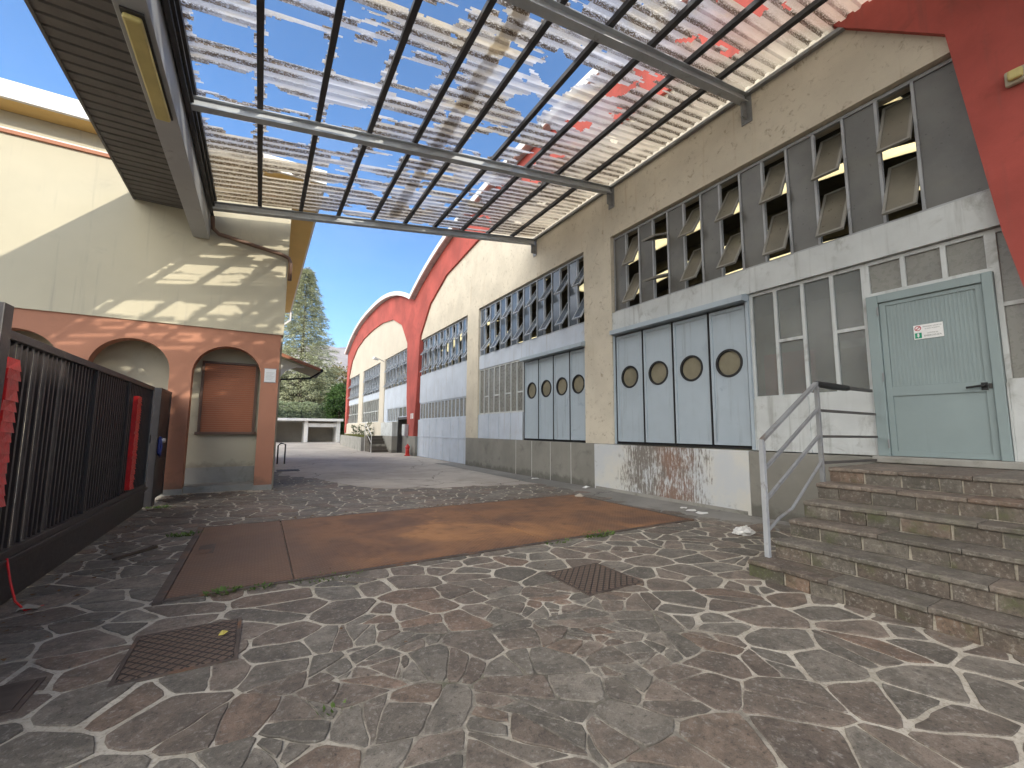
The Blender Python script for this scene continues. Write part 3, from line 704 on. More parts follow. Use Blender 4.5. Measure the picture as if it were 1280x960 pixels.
def hall_shell(hall, c, half, pil, inner, yA, yB, x_end=34, skylights=True, opening_z=6.38):
    """cream wall, red arch band, vaulted roof, white roof edge; pil = list of pilaster (y0,y1)"""
    N = 48; ys = [yA + (yB - yA) * i / N for i in range(N + 1)]
    w = MB(); w.strip_x([(y, opening_z) for y in ys], [(y, rim(y, c, half)) for y in ys], D, D + .4)
    for a, b_ in pil: w.box(D, D + .4, a, b_, 1.13, opening_z)
    o = w.build('wall', 'cream_rough' if c < 20 else 'cream', hall)
    pin, pout = band_polys(c, half, inner)
    r = MB()
    for sgn in (1, -1): r.strip_x([(c + sgn * y, z) for y, z in pin], [(c + sgn * y, z - .02) for y, z in pout], D - .09, D + .36)
    r.build('arch_band', 'red', hall)
    rf = MB(); skl = []; xs = [7.12, 9.6, 10.7, 13.0, 14.1, 16.4, 17.5, 19.8, 20.9, 23.2, 24.3, x_end]
    for j in range(len(xs) - 1):
        sk = MB(); skl.append(sk)
        for i in range(N):
            y0_, y1_ = ys[i], ys[i + 1]; ym = (y0_ + y1_) / 2
            glass = skylights and j % 2 == 1 and abs(ym - c) < 8.5
            z0_, z1_ = rim(y0_, c, half), rim(y1_, c, half)
            if glass:
                sk.add([(xs[j], y0_, z0_ + .1), (xs[j + 1], y0_, z0_ + .1), (xs[j + 1], y1_, z1_ + .1), (xs[j], y1_, z1_ + .1)], [(0, 1, 2, 3)])
            else:
                vs = [(x_, y_, z_) for (y_, zz) in ((y0_, z0_), (y1_, z1_)) for z_ in (zz + .003, zz + .2) for x_ in (xs[j], xs[j + 1])]
                rf.add(vs, [(0, 1, 5, 4), (2, 6, 7, 3)])
    rf.build('roof', 'roofdark', hall)
    for sk in skl:
        if sk.v: sk.build('skylight', 'skylight', hall)
    e = MB(); e.strip_x([(y, rim(y, c, half) - .03) for y in ys], [(y, rim(y, c, half) + .24) for y in ys], 7.04, 7.118)
    e.build('roof_edge', 'white', hall)
    so_ = MB(); so_.strip_x([(y, rim(y, c, half) - .016) for y in ys], [(y, rim(y, c, half) + .0) for y in ys], 7.119, 7.359); so_.build('roof_soffit', 'whitegrey', hall)
    rb = MB()
    for x_ in (9.0, 12.0, 15.2, 18.6, 22.):
        rb.strip_x([(y, rim(y, c, half) - .55) for y in ys], [(y, rim(y, c, half) - .02) for y in ys], x_, x_ + .25)
    rb.build('roof_rib', 'roofdark', hall)
    i_ = MB(); i_.strip_x([(y, 0) for y in ys], [(y, rim(y, c, half) - .01) for y in ys], x_end - .2, x_end - .01); i_.build('back_wall', 'interior', hall)
    fl = MB(); fl.box(D + .3, x_end - .2, yA, yB, -.05, 1.10); fl.build('hall_floor', 'floor_in', hall)

H1 = thing('factory_hall', 'near cream factory hall with red arch, open sashes and two sets of blue porthole doors', 'factory hall', (D, 12.07, 0))
INNER1 = [(11.25, 1.08), (10.97, 2.98), (10.84, 3.83), (10.56, 6.6), (9.08, 8.05), (6.85, 8.92), (3.5, 9.3), (0, 9.42)]
hall_shell(H1, 12.07, 11.78, [(7.78, 8.83), (15.42, 16.5)], INNER1, .29, 23.85)
# plinth
b = MB(); b.box(D - .02, D + .38, 8.46, 16.44, -.05, 1.125); b.build('plinth', 'plinth', H1, bevel=.01)
for y in (9.43, 10.4, 11.4, 12.37):
    b = MB(); b.box(D - .028, D - .021, y - .012, y + .012, 0, 1.12); b.build('plinth_joint', 'joint', H1)
b = MB(); b.box(D - .02, D + .38, 1.0, 4.44, -.05, 1.11); b.build('plinth', 'plinth', H1, bevel=.01)
p = MB(); p.box(D - .03, D + .38, 4.44, 8.46, .0, 1.12)
for y in (5.45, 6.44, 7.44): p.box(D - .036, D - .031, y - .008, y + .008, 0, 1.12)
pp = p.build('plinth_panel', 'rustpanel', H1); pp['label'] = 'white painted base panel streaked with rust and black scrapes'
b = MB(); b.box(D - .05, D - .031, 4.5, 8.4, 0, .07); b.build('plinth_kerb', 'grey_conc', H1)
# column feet
b = MB(); b.box(D - .10, D + .34, 22.95, 23.85, -.05, 1.08); b.build('column_foot', 'plinth', H1)
b = MB(); b.box(D - .10, D + .34, .29, 1.0, -.05, 1.08); b.build('column_foot', 'plinth', H1)
# bay A
upper_window(H1, 1.50, 7.76, 15, False, odd=5, ext=1.12)
b = MB(); b.box(D + .02, D + .30, .95, 7.78, 3.93, 4.385); b.build('fascia_panel', 'whitegrey', H1)
b = MB(); b.box(D + .125, D + .30, 4.345, 7.78, 3.80, 3.93); b.build('fascia_panel', 'lightblue', H1)
folding_door(H1, [7.72, 6.86, 6.03, 5.17, 4.40], 1.17, 3.78)
for ya, yb in ((4.345, 4.40), (7.72, 7.78)):
    b = MB(); b.box(D + .03, D + .20, ya, yb, 1.13, 3.80); b.build('door_jamb', 'doorblue', H1)
glazing(H1, 'lower_window', 2.62, 4.345, 2.02, 3.92, [3.05, 3.47, 3.90], {0: [2.98], 2: [2.99]}, 'glass_clear')
glazing(H1, 'transom_window', 1.36, 2.62, 3.40, 3.92, [1.78, 2.19], {}, 'glass_low')
glazing(H1, 'side_window', .92, 1.36, 2.04, 3.92, [], {0: [2.98]}, 'glass_low')
sheet_panels(H1, 'lower_panel', 2.62, 4.345, 1.13, 2.02, 2, 'whitegrey')
sheet_panels(H1, 'lower_panel', .92, 1.36, 1.13, 2.04, 1, 'whitegrey')
# entrance door
fr = MB(); x0 = D + .02
fr.box(x0, x0 + .14, 2.48, 2.615, 1.13, 3.395).box(x0, x0 + .14, 1.365, 1.46, 1.13, 3.395).box(x0, x0 + .14, 1.46, 2.48, 3.28, 3.395)
fr.build('door_frame', 'doorgreen', H1, bevel=.008)
dr = MB(); x1 = D + .05; ya, yb, za, zb = 1.465, 2.475, 1.137, 3.275
dr.box(x1, x1 + .05, ya, ya + .06, za, zb).box(x1, x1 + .05, yb - .07, yb, za, zb).box(x1, x1 + .05, ya + .06, yb - .07, za, za + .07).box(x1, x1 + .05, ya + .06, yb - .07, zb - .05, zb).box(x1, x1 + .05, ya + .06, yb - .07, 1.95, 2.08)
dr.box(x1 + .016, x1 + .04, ya + .06, yb - .07, za + .07, 1.95).box(x1 + .016, x1 + .04, ya + .06, yb - .07, 2.08, zb - .05)
for i in range(22):
    y = ya + .08 + i * .0395; dr.box(x1 + .0125, x1 + .016, y, y + .026, 2.08, zb - .05)
door = dr.build('entrance_door', 'doorgreen', H1, bevel=.004)
h = MB(); h.tube([(x1, 1.53, 2.02), (x1 - .05, 1.53, 2.02), (x1 - .06, 1.56, 2.018), (x1 - .055, 1.68, 2.005)], [.02, .014, .014, .012], 8); h.box(x1 - .012, x1, 1.505, 1.56, 1.97, 2.06); h.build('handle', 'black', door)
h = MB(); h.box(x1 - .01, x1, 1.47, 1.50, 1.985, 2.045); h.build('lock_plate', 'darksteel', door)
for z in (1.30, 2.22, 3.16):
    h = MB(); h.tube([(D + .015, 2.485, z - .06), (D + .015, 2.485, z + .06)], .011, 8); h.build('hinge', 'steel', door)
b = MB(); b.box(D - .12, D + .2, 1.0, 2.64, 1.045, 1.13); b.build('door_sill', 'grey_conc', H1, bevel=.012)
# bay B
upper_window(H1, 8.83, 15.42, 16, True, tilt=33)
b = MB(); b.box(D + .06, D + .30, 8.83, 15.42, 3.86, 4.385); b.build('fascia_panel', 'lightblue', H1)
b = MB(); b.box(D + .135, D + .30, 8.83, 12.05, 3.72, 3.86); b.build('fascia_panel', 'lightblue', H1)
folding_door(H1, [11.98, 11.14, 10.35, 9.56, 8.85], 1.16, 3.70)
glazing(H1, 'lower_window', 12.07, 15.42, 2.06, 3.85, [12.5, 12.91, 13.32, 13.74, 14.17, 14.6, 15.0], {0: [2.75], 2: [2.75], 4: [2.75], 6: [2.75]}, 'glass_low')
sheet_panels(H1, 'lower_panel', 12.07, 15.42, 1.13, 2.055, 4, 'lightblue')
b = MB(); b.box(9.6, 9.75, 8.3, 16.2, 1.1, 4.1); b.build('inner_partition', 'house_cream', H1)
# bay C
upper_window(H1, 16.5, 22.74, 16, True, tilt=33)
b = MB(); b.box(D + .06, D + .30, 16.5, 22.8, 2.88, 4.385); b.build('fascia_panel', 'lightblue', H1)
glazing(H1, 'lower_window', 16.5, 22.75, 1.99, 2.875, [16.5 + 6.25 * i / 14 for i in range(1, 14)], {}, 'glass_low', 'lightblue')
sheet_panels(H1, 'cargo_door', 16.5, 22.95, .02, 1.985, 7, 'lightblue', [1.09])

# hall 2
C2, HALF2 = 34.75, 10.9
H2 = thing('factory_hall', 'far cream factory hall with red arched band, ivy bush at its corner and dark doorway', 'factory hall', (D, C2, 0))
INNER2 = [(10.35, 1.08), (9.95, 3.3), (9.75, 6.6), (8.4, 8.0), (6.2, 8.85), (3.2, 9.25), (0, 9.35)]
hall_shell(H2, C2, HALF2, [(30.6, 31.95), (37.9, 39.6)], INNER2, 23.85, 45.65, skylights=True)
upper_window(H2, 24.9, 30.6, 14, True, z0=4.2, tilt=33)
upper_window(H2, 31.95, 37.9, 14, True, z0=4.2, tilt=33)
upper_window(H2, 39.6, 44.6, 12, True, z0=4.2, tilt=33)
b = MB(); b.box(D + .06, D + .30, 24.5, 30.6, 2.86, 4.195).box(D + .06, D + .30, 31.95, 37.9, 3.74, 4.195).box(D + .06, D + .30, 39.6, 44.9, 3.74, 4.195).box(D + .06, D + .30, 29.7, 30.6, 1.9, 2.86); b.build('fascia_panel', 'lightblue', H2)
glazing(H2, 'lower_window', 26.95, 29.7, 1.95, 2.855, [27.3, 27.7, 28.1, 28.5, 28.9, 29.3], {}, 'glass_low', 'lightblue')
glazing(H2, 'lower_window', 24.45, 26.95, 2.2, 2.855, [25.3, 26.1], {}, 'glass_clear', 'lightblue')
glazing(H2, 'lower_window', 31.95, 37.9, 1.98, 3.735, [31.95 + 5.95 * i / 9 for i in range(1, 9)], {i: [2.8] for i in range(9)}, 'glass_dirty')
glazing(H2, 'lower_window', 39.6, 44.9, 1.98, 3.735, [40.7, 41.8, 42.9, 43.9], {i: [2.8] for i in range(5)}, 'glass_dirty')
b = MB(); b.box(D - .01, D + .38, 30.3, 45.65, -.05, 1.975).box(D, D + .38, 29.75, 30.3, -.05, 1.9); b.build('plinth', 'cream', H2)
b = MB(); b.box(D - .33, D + .1, 26.85, 29.75, -.05, 1.03); b.build('loading_block', 'plinth', H2, bevel=.02)
b = MB(); b.box(D - .325, D + .1, 26.86, 29.74, 1.03, 1.9); b.build('loading_block', 'whitegrey', H2, bevel=.02)
b = MB(); b.box(D - .10, D + .34, 23.85, 24.45, -.05, 1.08); b.build('column_foot', 'plinth', H2)
b = MB(); b.box(D + .02, D + .1, 24.45, 26.85, 2.06, 2.2).box(D + .02, D + .1, 26.75, 26.85, 0, 2.06).box(D + 1.1, D + 1.15, 24.4, 26.9, 0, 2.2).box(D + .1, D + 1.1, 26.8, 26.9, 0, 2.3); b.build('doorway', 'darksteel', H2)
b = MB(); b.box(D + .45, D + .5, 24.5, 25.9, .02, 2.04); b.build('door', 'interior', H2)
b = MB(); b.box(D, 34, 45.66, 45.9, 0, 9.0); b.build('end_wall', 'cream', H2)

# hall continuing behind the camera (casts the yard's shade)
H0 = thing('factory_hall', 'third red arched hall continuing the row past the entrance steps', 'factory hall', (D, -11.48, 0))
hall_shell(H0, -11.48, 11.78, [(-23.26, -22.5)], INNER1, -23.26, .29, skylights=False, opening_z=6.38)
b = MB(); b.box(D + .1, D + .3, -22.5, -.7, 0, 6.37); b.build('window_wall', 'lightblue', H0)

# ------------------------------------------------------------------ door notice
def text_mesh(body, size, align='LEFT'):
    cu = bpy.data.curves.new('t', 'FONT'); cu.body = body; cu.size = size; cu.align_x = align; cu.extrude = .0004
    o = bpy.data.objects.new('t', cu); COL.objects.link(o)
    dg = bpy.context.evaluated_depsgraph_get(); me = bpy.data.meshes.new_from_object(o.evaluated_get(dg))
    bpy.data.objects.remove(o); return me
xn = D + .058
nt = thing('door_notice', 'small white notice with red disc and green exit pictogram on grey green door', 'notice', (xn, 1.985, 2.69))
b = MB(); b.box(xn - .004, xn, 1.84, 2.13, 2.69, 2.88); b.build('notice_plate', 'whiteplastic', nt)
b = MB(); n = 28
def disc(b_, x, cy, cz, r): b_.add([(x, cy + r * cos(2 * pi * k / 28), cz + r * sin(2 * pi * k / 28)) for k in range(28)], [tuple(range(28))])
disc(b, xn - .0052, 2.086, 2.835, .034); b.build('prohibition_mark', 'redprint', nt)
b = MB(); disc(b, xn - .0056, 2.086, 2.835, .024); b.build('prohibition_mark', 'whiteplastic', nt)
b = MB(); b.obox((xn - .006, 2.086, 2.835), (.0002, 0, 0), (0, .026, -.026), (0, .004, .004)); b.build('prohibition_mark', 'redprint', nt)
b = MB(); b.box(xn - .0052, xn - .004, 2.052, 2.120, 2.703, 2.775); b.build('exit_mark', 'greenplastic', nt)
b = MB(); b.add([(xn - .0058, 2.102, 2.738), (xn - .0058, 2.07, 2.738), (xn - .0058, 2.086, 2.712)], [(0, 1, 2)]); b.add([(xn - .0058, 2.095, 2.738), (xn - .0058, 2.077, 2.738), (xn - .0058, 2.077, 2.768), (xn - .0058, 2.095, 2.768)], [(0, 1, 2, 3)]); b.build('exit_arrow', 'whiteplastic', nt)
for body, z, sz in (('INGRESSO VIETATO', 2.842, .0205), ('AI NON ADDETTI', 2.814, .0185), ('USCITA DI', 2.752, .0225), ('EMERGENZA', 2.716, .030)):
    me = text_mesh(body, sz, 'CENTER'); me.materials.append(M['blackprint'])
    o = bpy.data.objects.new('notice_text', me); COL.objects.link(o); o.parent = nt
    o.matrix_local = Matrix.Translation(Vector((xn - .005, 1.945, z)) - nt.location) @ Matrix(((0, 0, -1, 0), (-1, 0, 0, 0), (0, 1, 0, 0), (0, 0, 0, 1)))

# hose cabinet standing inside behind the lower window
cab = MB(); cab.box(7.76, 7.96, 3.53, 4.27, 2.06, 2.82)
cb = thing('hose_cabinet', 'red fire hose cabinet seen through the glass left of the door', 'cabinet', (7.86, 3.9, 1.1))
cab.build('cabinet_body', 'redcabinet', cb, bevel=.01)
b = MB(); b.box(7.745, 7.759, 3.58, 4.22, 2.11, 2.77); b.build('cabinet_door', 'redcabinet', cb); b = MB(); b.box(7.80, 7.92, 3.6, 4.2, 1.1, 2.058); b.build('cabinet_stand', 'whitegrey', cb)
# paper stuck behind the panes
b = MB(); b.box(D + .137, D + .14, 3.60, 3.82, 3.02, 3.3); register(b.build('paper_sheet', 'house_inner'), 'yellowed paper sheet taped behind the upper small window pane', 'paper')
b = MB(); b.box(D + .137, D + .14, 2.68, 3.0, 2.72, 2.84); register(b.build('paper_strip', 'white'), 'pale paper strip taped across the pane nearest the door', 'paper')

# ------------------------------------------------------------------ entrance steps and handrail
ST = thing('entrance_steps', 'flight of six worn stone block steps up to the grey green door', 'steps', (5.8, 1.0, 0))
RISE, TREAD, SX = .1733, .312, 4.34; rq = random.Random(5)
for k in range(6):
    x0 = SX + k * TREAD; zt = RISE * (k + 1)
    xe = 7.41 if k == 5 else x0 + TREAD + .05; yl = 2.56 + (.10 if k == 0 else 0); y_end = -1.7
    b = MB(); tone = []
    b.m(0).box(x0 + .022, xe, y_end, yl - .008, zt - RISE - .004, zt - .012); tone += [0] * 6
    def block(xa, xb, ya, yb, za, zb, mi, j):
        vs = [(x + rq.uniform(-j, j), y + rq.uniform(-j, j), z + rq.uniform(-j, j) * .5) for x in (xa, xb) for y in (ya, yb) for z in (za, zb)]
        b.m(mi).add(vs, [(0, 1, 3, 2), (4, 6, 7, 5), (0, 4, 5, 1), (2, 3, 7, 6), (0, 2, 6, 4), (1, 5, 7, 3)]); tone.extend([rq.random()] * 6)
    y = yl                                                  # riser blocks
    while y > y_end:
        w_ = rq.choice((.17, .2, .24, .29, .36)) * rq.uniform(.9, 1.1); ya = max(y_end, y - w_)
        pr = rq.uniform(.0, .012); block(x0 + pr, x0 + .06, ya + .006, y - .006, zt - RISE + .006, zt - .046 + rq.uniform(-.004, .004), 1, .005); y = ya - rq.uniform(.0, .008)
    y = yl                                                  # tread slabs with a broken nosing
    while y > y_end:
        w_ = rq.uniform(.42, .78); ya = max(y_end, y - w_); n_ = max(2, int(w_ / .06)); zj = zt + rq.uniform(-.004, .004)
        vs = []
        for i in range(n_ + 1):
            yy = y - .003 - (y - ya - .006) * i / n_; e = x0 - .010 + .008 * n2(yy * 5, k * 7.) + .010 * abs(n2(yy * 14, k * 3.)) + (.018 if rq.random() < .06 else 0); zc_ = .004 * n2(yy * 8, k * 2., 8.)
            vs += [(e + .006, yy, zj - .044 + zc_), (e, yy, zj - .034 + zc_), (e + .001, yy, zj - .009 + zc_), (e + .010, yy, zj - .001), (xe, yy, zj)]
        fs = [(i * 5 + q, (i + 1) * 5 + q, (i + 1) * 5 + q + 1, i * 5 + q + 1) for i in range(n_) for q in range(4)]
        vs += [(xe, y - .003, zj - .044), (xe, ya + .003, zj - .044)]; e0 = (n_ + 1) * 5
        fs += [tuple(range(5)) + (e0,), tuple(n_ * 5 + q for q in range(5))[::-1] + (e0 + 1,), (0, e0, e0 + 1, n_ * 5)]
        fs[-1] = (0, n_ * 5, e0 + 1, e0)
        b.m(2).add(vs, fs); tone.extend([rq.random()] * len(fs)); y = ya
    b.build('landing' if k == 5 else 'step', ['mortar', 'stepstone', 'treadstone'], ST, tone=tone)
b = MB(); b.box(SX + TREAD, 7.4, -1.6, 2.555, -.02, RISE - .02)
for k in range(1, 5): b.box(SX + (k + 1) * TREAD, 7.4, -1.6, 2.553 - .001 * k, RISE * k - .02, RISE * (k + 1) - .02)
b.build('stair_core', 'grey_conc', ST)

HR = thing('handrail', 'bent grey steel handrail with four bars beside the entrance steps', 'handrail', (4.6, 2.62, .17))
yr = 2.60; p1x, p2x = 4.60, 5.84
b = MB(); b.box(p1x - .024, p1x + .024, yr - .024, yr + .024, .10, 1.37); b.build('post', 'framegrey', HR, bevel=.004)
b = MB(); b.box(p2x - .022, p2x + .022, yr - .022, yr + .022, .86, 2.06); b.build('post', 'steel', HR, bevel=.004)
for k in range(4):
    dz = .315 * k; z1, z2 = 1.36 - dz, 2.05 - dz
    b = MB(); hw = .05 if k == 0 else .03
    if k == 3: b.tube([(p1x, yr, z1), (p1x + .25, yr, z1 + .12), (p1x + .5, yr - .01, z1 + .20), (p2x, yr, z2)], .016, 8)
    else: b.bar((p1x, yr, z1), (p2x, yr, z2), hw, .03)
    zz = z2 - .02
    b.m(1)
    if k == 0: b.bar((p2x, yr, zz), (7.36, yr, zz), .04, .04)
    else: b.bar((p2x, yr, zz), (7.42, yr, zz - .01), .032, .032)
    b.build('rail', ['steel', 'darkrail'], HR)
b = MB(); b.tube([(p2x, yr, 2.035), (p2x + .45, yr, 2.03), (p2x + .8, yr, 2.028)], [.04, .043, .038], 10); b.build('foam_grip', 'black', HR)

# ------------------------------------------------------------------ weighbridge, covers
WB = thing('weighbridge', 'long rusty steel tread plate platform set flush in the paving', 'weighbridge', (2.7, 6.2, 0))
X0, X1, Y0, Y1 = -.60, 6.12, 4.70, 7.70
segs = [(X0, .37), (.37, 3.3), (3.3, X1)]
for a, b_ in segs:
    m_ = MB(); m_.box(a + .006, b_ - .006, Y0 + .02, Y1 - .02, -.02, .030); m_.build('tread_plate', 'rust', WB, bevel=.004)
m_ = MB(); m_.box(X0 - .07, X0 + .0, Y0 - .07, Y1 + .06, -.02, .033).box(X1, X1 + .05, Y0 - .05, Y1 + .06, -.02, .031).box(X0, X1, Y0 - .035, Y0 + .012, -.02, .025).box(X0, X1, Y1 - .012, Y1 + .05, -.02, .027); m_.build('frame', 'rustframe', WB)
m_ = MB(); m_.box(-.53, -.37, 6.12, 6.56, .0295, .034)
for i in range(3): m_.box(-.51 + i * .05, -.485 + i * .05, 6.16, 6.52, .034, .038)
m_.build('access_hatch', 'rustframe', WB)

def cover(cx, cy, sx, sy, label, rot=0, plain=False):
    t_ = thing('manhole_cover', label, 'manhole cover', (cx, cy, 0))
    b = MB(); b.box(cx - sx / 2, cx + sx / 2, cy - sy / 2, cy + sy / 2, -.02, .021); a = b.build('lid', 'rustframe' if plain else 'iron', t_, bevel=.003)
    b = MB(); e = .028
    b.box(cx - sx / 2 - e, cx - sx / 2 - .004, cy - sy / 2 - e, cy + sy / 2 + e, -.02, .019).box(cx + sx / 2 + .004, cx + sx / 2 + e, cy - sy / 2 - e, cy + sy / 2 + e, -.02, .019)
    b.box(cx - sx / 2 - .004, cx + sx / 2 + .004, cy - sy / 2 - e, cy - sy / 2 - .004, -.02, .0185).box(cx - sx / 2 - .004, cx + sx / 2 + .004, cy + sy / 2 + .004, cy + sy / 2 + e, -.02, .0185)
    b.build('rim', 'rustframe', t_)
cover(-.335, 3.66, .56, .62, 'large square ribbed iron cover with a yellow leaf on it')
cover(2.92, 3.37, .62, .62, 'square ribbed iron cover between weighbridge and worn paving')
cover(-1.25, 3.45, .5, .3, 'dark plain iron cover at the left edge of the paving', plain=True)
b = MB(); b.add([(-.16, 3.72, .025), (-.13, 3.70, .031), (-.10, 3.73, .037), (-.11, 3.77, .027), (-.14, 3.76, .041)], [(0, 1, 2, 3, 4)]); M['yleaf'] = mat('yellow_leaf', (.62, .52, .12), .7, .1, 20, 0)
register(b.build('fallen_leaf', 'yleaf'), 'single yellow leaf lying on the left iron cover', 'leaf')

# ------------------------------------------------------------------ canopy
SL = .13773
def cz(x): return 6.478 + SL * x
CN = thing('canopy', 'broken translucent corrugated canopy on grey steel beams over the paving', 'canopy', (3.1, 4, 6.3))
XL, XR = -1.20, 7.40; YB = [11.25, 7.70, 4.15, .60, -2.95]; YN, YF = -4.1, 11.32
for y in YB:
    b = MB(); h = .17
    for dz0, dz1, hw in ((0, .014, .07), (.014, h - .014, .008), (h - .014, h, .07)):
        b.add([(x, yy, cz(x) + z) for x in (XL, XR) for yy in (y - hw, y + hw) for z in (dz0, dz1)], [(0, 1, 3, 2), (4, 6, 7, 5), (0, 4, 5, 1), (2, 3, 7, 6), (0, 2, 6, 4), (1, 5, 7, 3)])
    b.build('beam', 'beamgrey', CN)
    b = MB(); zc = cz(7.40); b.box(D - .02, D - .004, y - .10, y + .10, zc - .38, zc + .2).box(D - .16, D - .02, y - .012, y + .012, zc - .30, zc - .02)
    for yy in (y - .06, y + .06): b.box(D - .03, D - .02, yy - .015, yy + .015, zc - .34, zc - .31)
    b.build('bracket', 'steel', CN)
SPX = .868; PX = [-.31 + .845 * 1.0 * k for k in range(9)]
for x in [XL + .03] + [(-.30 + .858 * k) for k in range(9)]:
    b = MB(); z = cz(x) + .172
    b.box(x - .042, x + .042, YN, YF, z, z + .08); b.build('purlin', 'darksteel', CN)
b = MB(); z = cz(7.40); b.box(D - .085, D - .07, YN, YF, z + .14, z + .20).box(D - .07, D - .003, YN, YF, z + .14, z + .152); b.build('wall_angle', 'steel', CN)
# sheets with real holes
HOLES = [[(-1.08, 6.14), (-.38, 6.17), (-.35, 6.61), (-1.07, 6.61)], [(-.24, 5.89), (.49, 5.86), (.51, 6.6), (-.24, 6.59)], [(.63, 5.89), (1.3, 5.8), (1.32, 6.51), (.62, 6.56)],
 [(1.49, 5.91), (2.11, 5.88), (2.11, 6.25), (1.85, 6.42), (1.55, 6.42)], [(-1.09, 7.06), (-.37, 6.97), (-.36, 7.71), (-1.09, 7.68)], [(-.24, 7.18), (.47, 7.31), (.51, 7.66), (-.24, 7.7)],
 [(.62, 7.19), (1.38, 7.17), (1.41, 7.71), (.62, 7.73)], [(-1.06, 8.13), (-.4, 8.16), (-.4, 8.56), (-1.07, 8.57)], [(-.24, 8.18), (.51, 8.13), (.51, 8.57), (-.24, 8.58)],
 [(.65, 8.17), (1.31, 8.19), (1.23, 8.6), (.65, 8.61)], [(1.47, 8.51), (2.2, 8.24), (2.21, 8.66), (1.61, 8.66)], [(3.24, 7.01), (4.05, 7.07), (3.97, 7.61), (3.2, 7.68)],
 [(3.36, 5.29), (3.62, 4.78), (4.38, 4.99), (4.32, 5.34), (4.22, 5.59)], [(3.37, 6.08), (3.74, 5.72), (4.26, 5.88), (4.19, 6.39), (3.82, 6.28)], [(3.37, 7.05), (4.06, 6.97), (4.01, 7.7), (3.74, 7.79)],
 [(4.81, 5.01), (5.35, 4.85), (5.33, 5.15), (5., 5.28)], [(4.88, 6.04), (5.28, 5.96), (5.28, 6.28), (4.83, 6.14)], [(4.4, 7.45), (4.79, 7.2), (5.06, 7.66), (4.65, 7.75)],
 [(4.96, 3.18), (5.17, 3.08), (5.22, 3.24)], [(5.28, 3.08), (5.49, 2.94), (6.06, 2.95), (6.01, 3.12)], [(5.27, 3.8), (5.43, 3.73), (5.4, 3.91), (5.23, 3.92)],
 [(-.25, 9.72), (.52, 9.74), (.5, 9.93), (-.25, 9.9)], [(.66, 9.2), (1.36, 9.22), (1.34, 9.42), (.66, 9.38)], [(1.5, 9.15), (2.25, 9.2), (2.2, 9.42), (1.5, 9.4)], [(.66, 9.8), (1.35, 9.8), (1.35, 9.98), (.66, 9.96)], [(-.22, 9.05), (.5, 9.08), (.45, 9.22), (-.22, 9.2)], [(1.5, 9.8), (2.2, 9.85), (2.2, 10.0), (1.5, 9.98)],
 [(-1.08, 7.75), (.5, 7.75), (.5, 8.1), (-1.08, 8.1)], [(.6, 7.75), (1.3, 7.75), (1.3, 8.15), (.6, 8.15)]]
def inpoly(x, y, P):
    r = False; j = len(P) - 1
    for i in range(len(P)):
        if (P[i][1] > y) != (P[j][1] > y) and x < (P[j][0] - P[i][0]) * (y - P[i][1]) / (P[j][1] - P[i][1]) + P[i][0]: r = not r
        j = i
    return r
def is_hole(x, y):
    k = floor(y / WAVE)
    jx = x + .10 * n2(x * 2.2, y * 7, 1.) + .04 * n2(x * 9, y * 25, 2.); jy = y + .07 * n2(x * 2.6, y * 3, 5.) + .012 * n2(x * 9, y * 9, 6.)
    for P in HOLES:
        if inpoly(jx, jy, P): return True
    if x > XR - 1.0: return False
    v = n2(x * .8, k * .83, 11.) + .45 * n2(x * 3.6, y * 9, 12.) + .08 * n2(x * 9, y * 22, 3.)
    th = .50
    if .3 < x < 4.8: th = .36
    if y < 5.9 and x < 3.5: th = .16
    if y < 5.85 and x < 1.6: th = .06
    if 8.6 < y < 9.9 and .9 < x < 4.6: th = .20
    if 6.4 < y < 7.0 and 1.4 < x < 3.2: th = .22
    if y > 9.9: th = .40
    if x < .9 and y > 8.7: th = .9
    return v > th
nx = int((XR - XL) / .034); prof = [(0, 0), (.035, 0), (.07, 0), (.08, .021), (.09, .042), (.125, .042), (.16, .042), (.17, .021)]
ky0 = int(YN / WAVE) - 1; rows = []
for k in range(ky0, int(YF / WAVE) + 1):
    for dy, dz in prof: rows.append((k * WAVE + dy, dz))
vs = []; fs = []
for (y, dz) in rows:
    for i in range(nx + 1):
        x = XL + (XR - XL) * i / nx; vs.append((x, y, cz(x) + .256 + dz + .006 * n2(x * 1.5, y * 1.3)))
for r_ in range(len(rows) - 1):
    yc = (rows[r_][0] + rows[r_ + 1][0]) / 2
    for i in range(nx):
        xc = XL + (XR - XL) * (i + .5) / nx
        if not is_hole(xc, yc): a = r_ * (nx + 1) + i; fs.append((a, a + 1, a + nx + 2, a + nx + 1))
b = MB(); b.add(vs, fs); b.build('roof_sheet', 'sheet', CN)
# overlap lap where two sheet lengths meet
vs = []; fs = []
for (y, dz) in rows:
    for x in (2.62, 2.75, 2.88): vs.append((x, y, cz(x) + .262 + dz))
for r_ in range(len(rows) - 1):
    for i in range(2):
        yc = (rows[r_][0] + rows[r_ + 1][0]) / 2
        if n2(yc * 1.1, 4., 2.) < .35: a = r_ * 3 + i; fs.append((a, a + 1, a + 4, a + 3))
b = MB(); b.add(vs, fs); b.build('sheet_lap', 'sheet', CN)
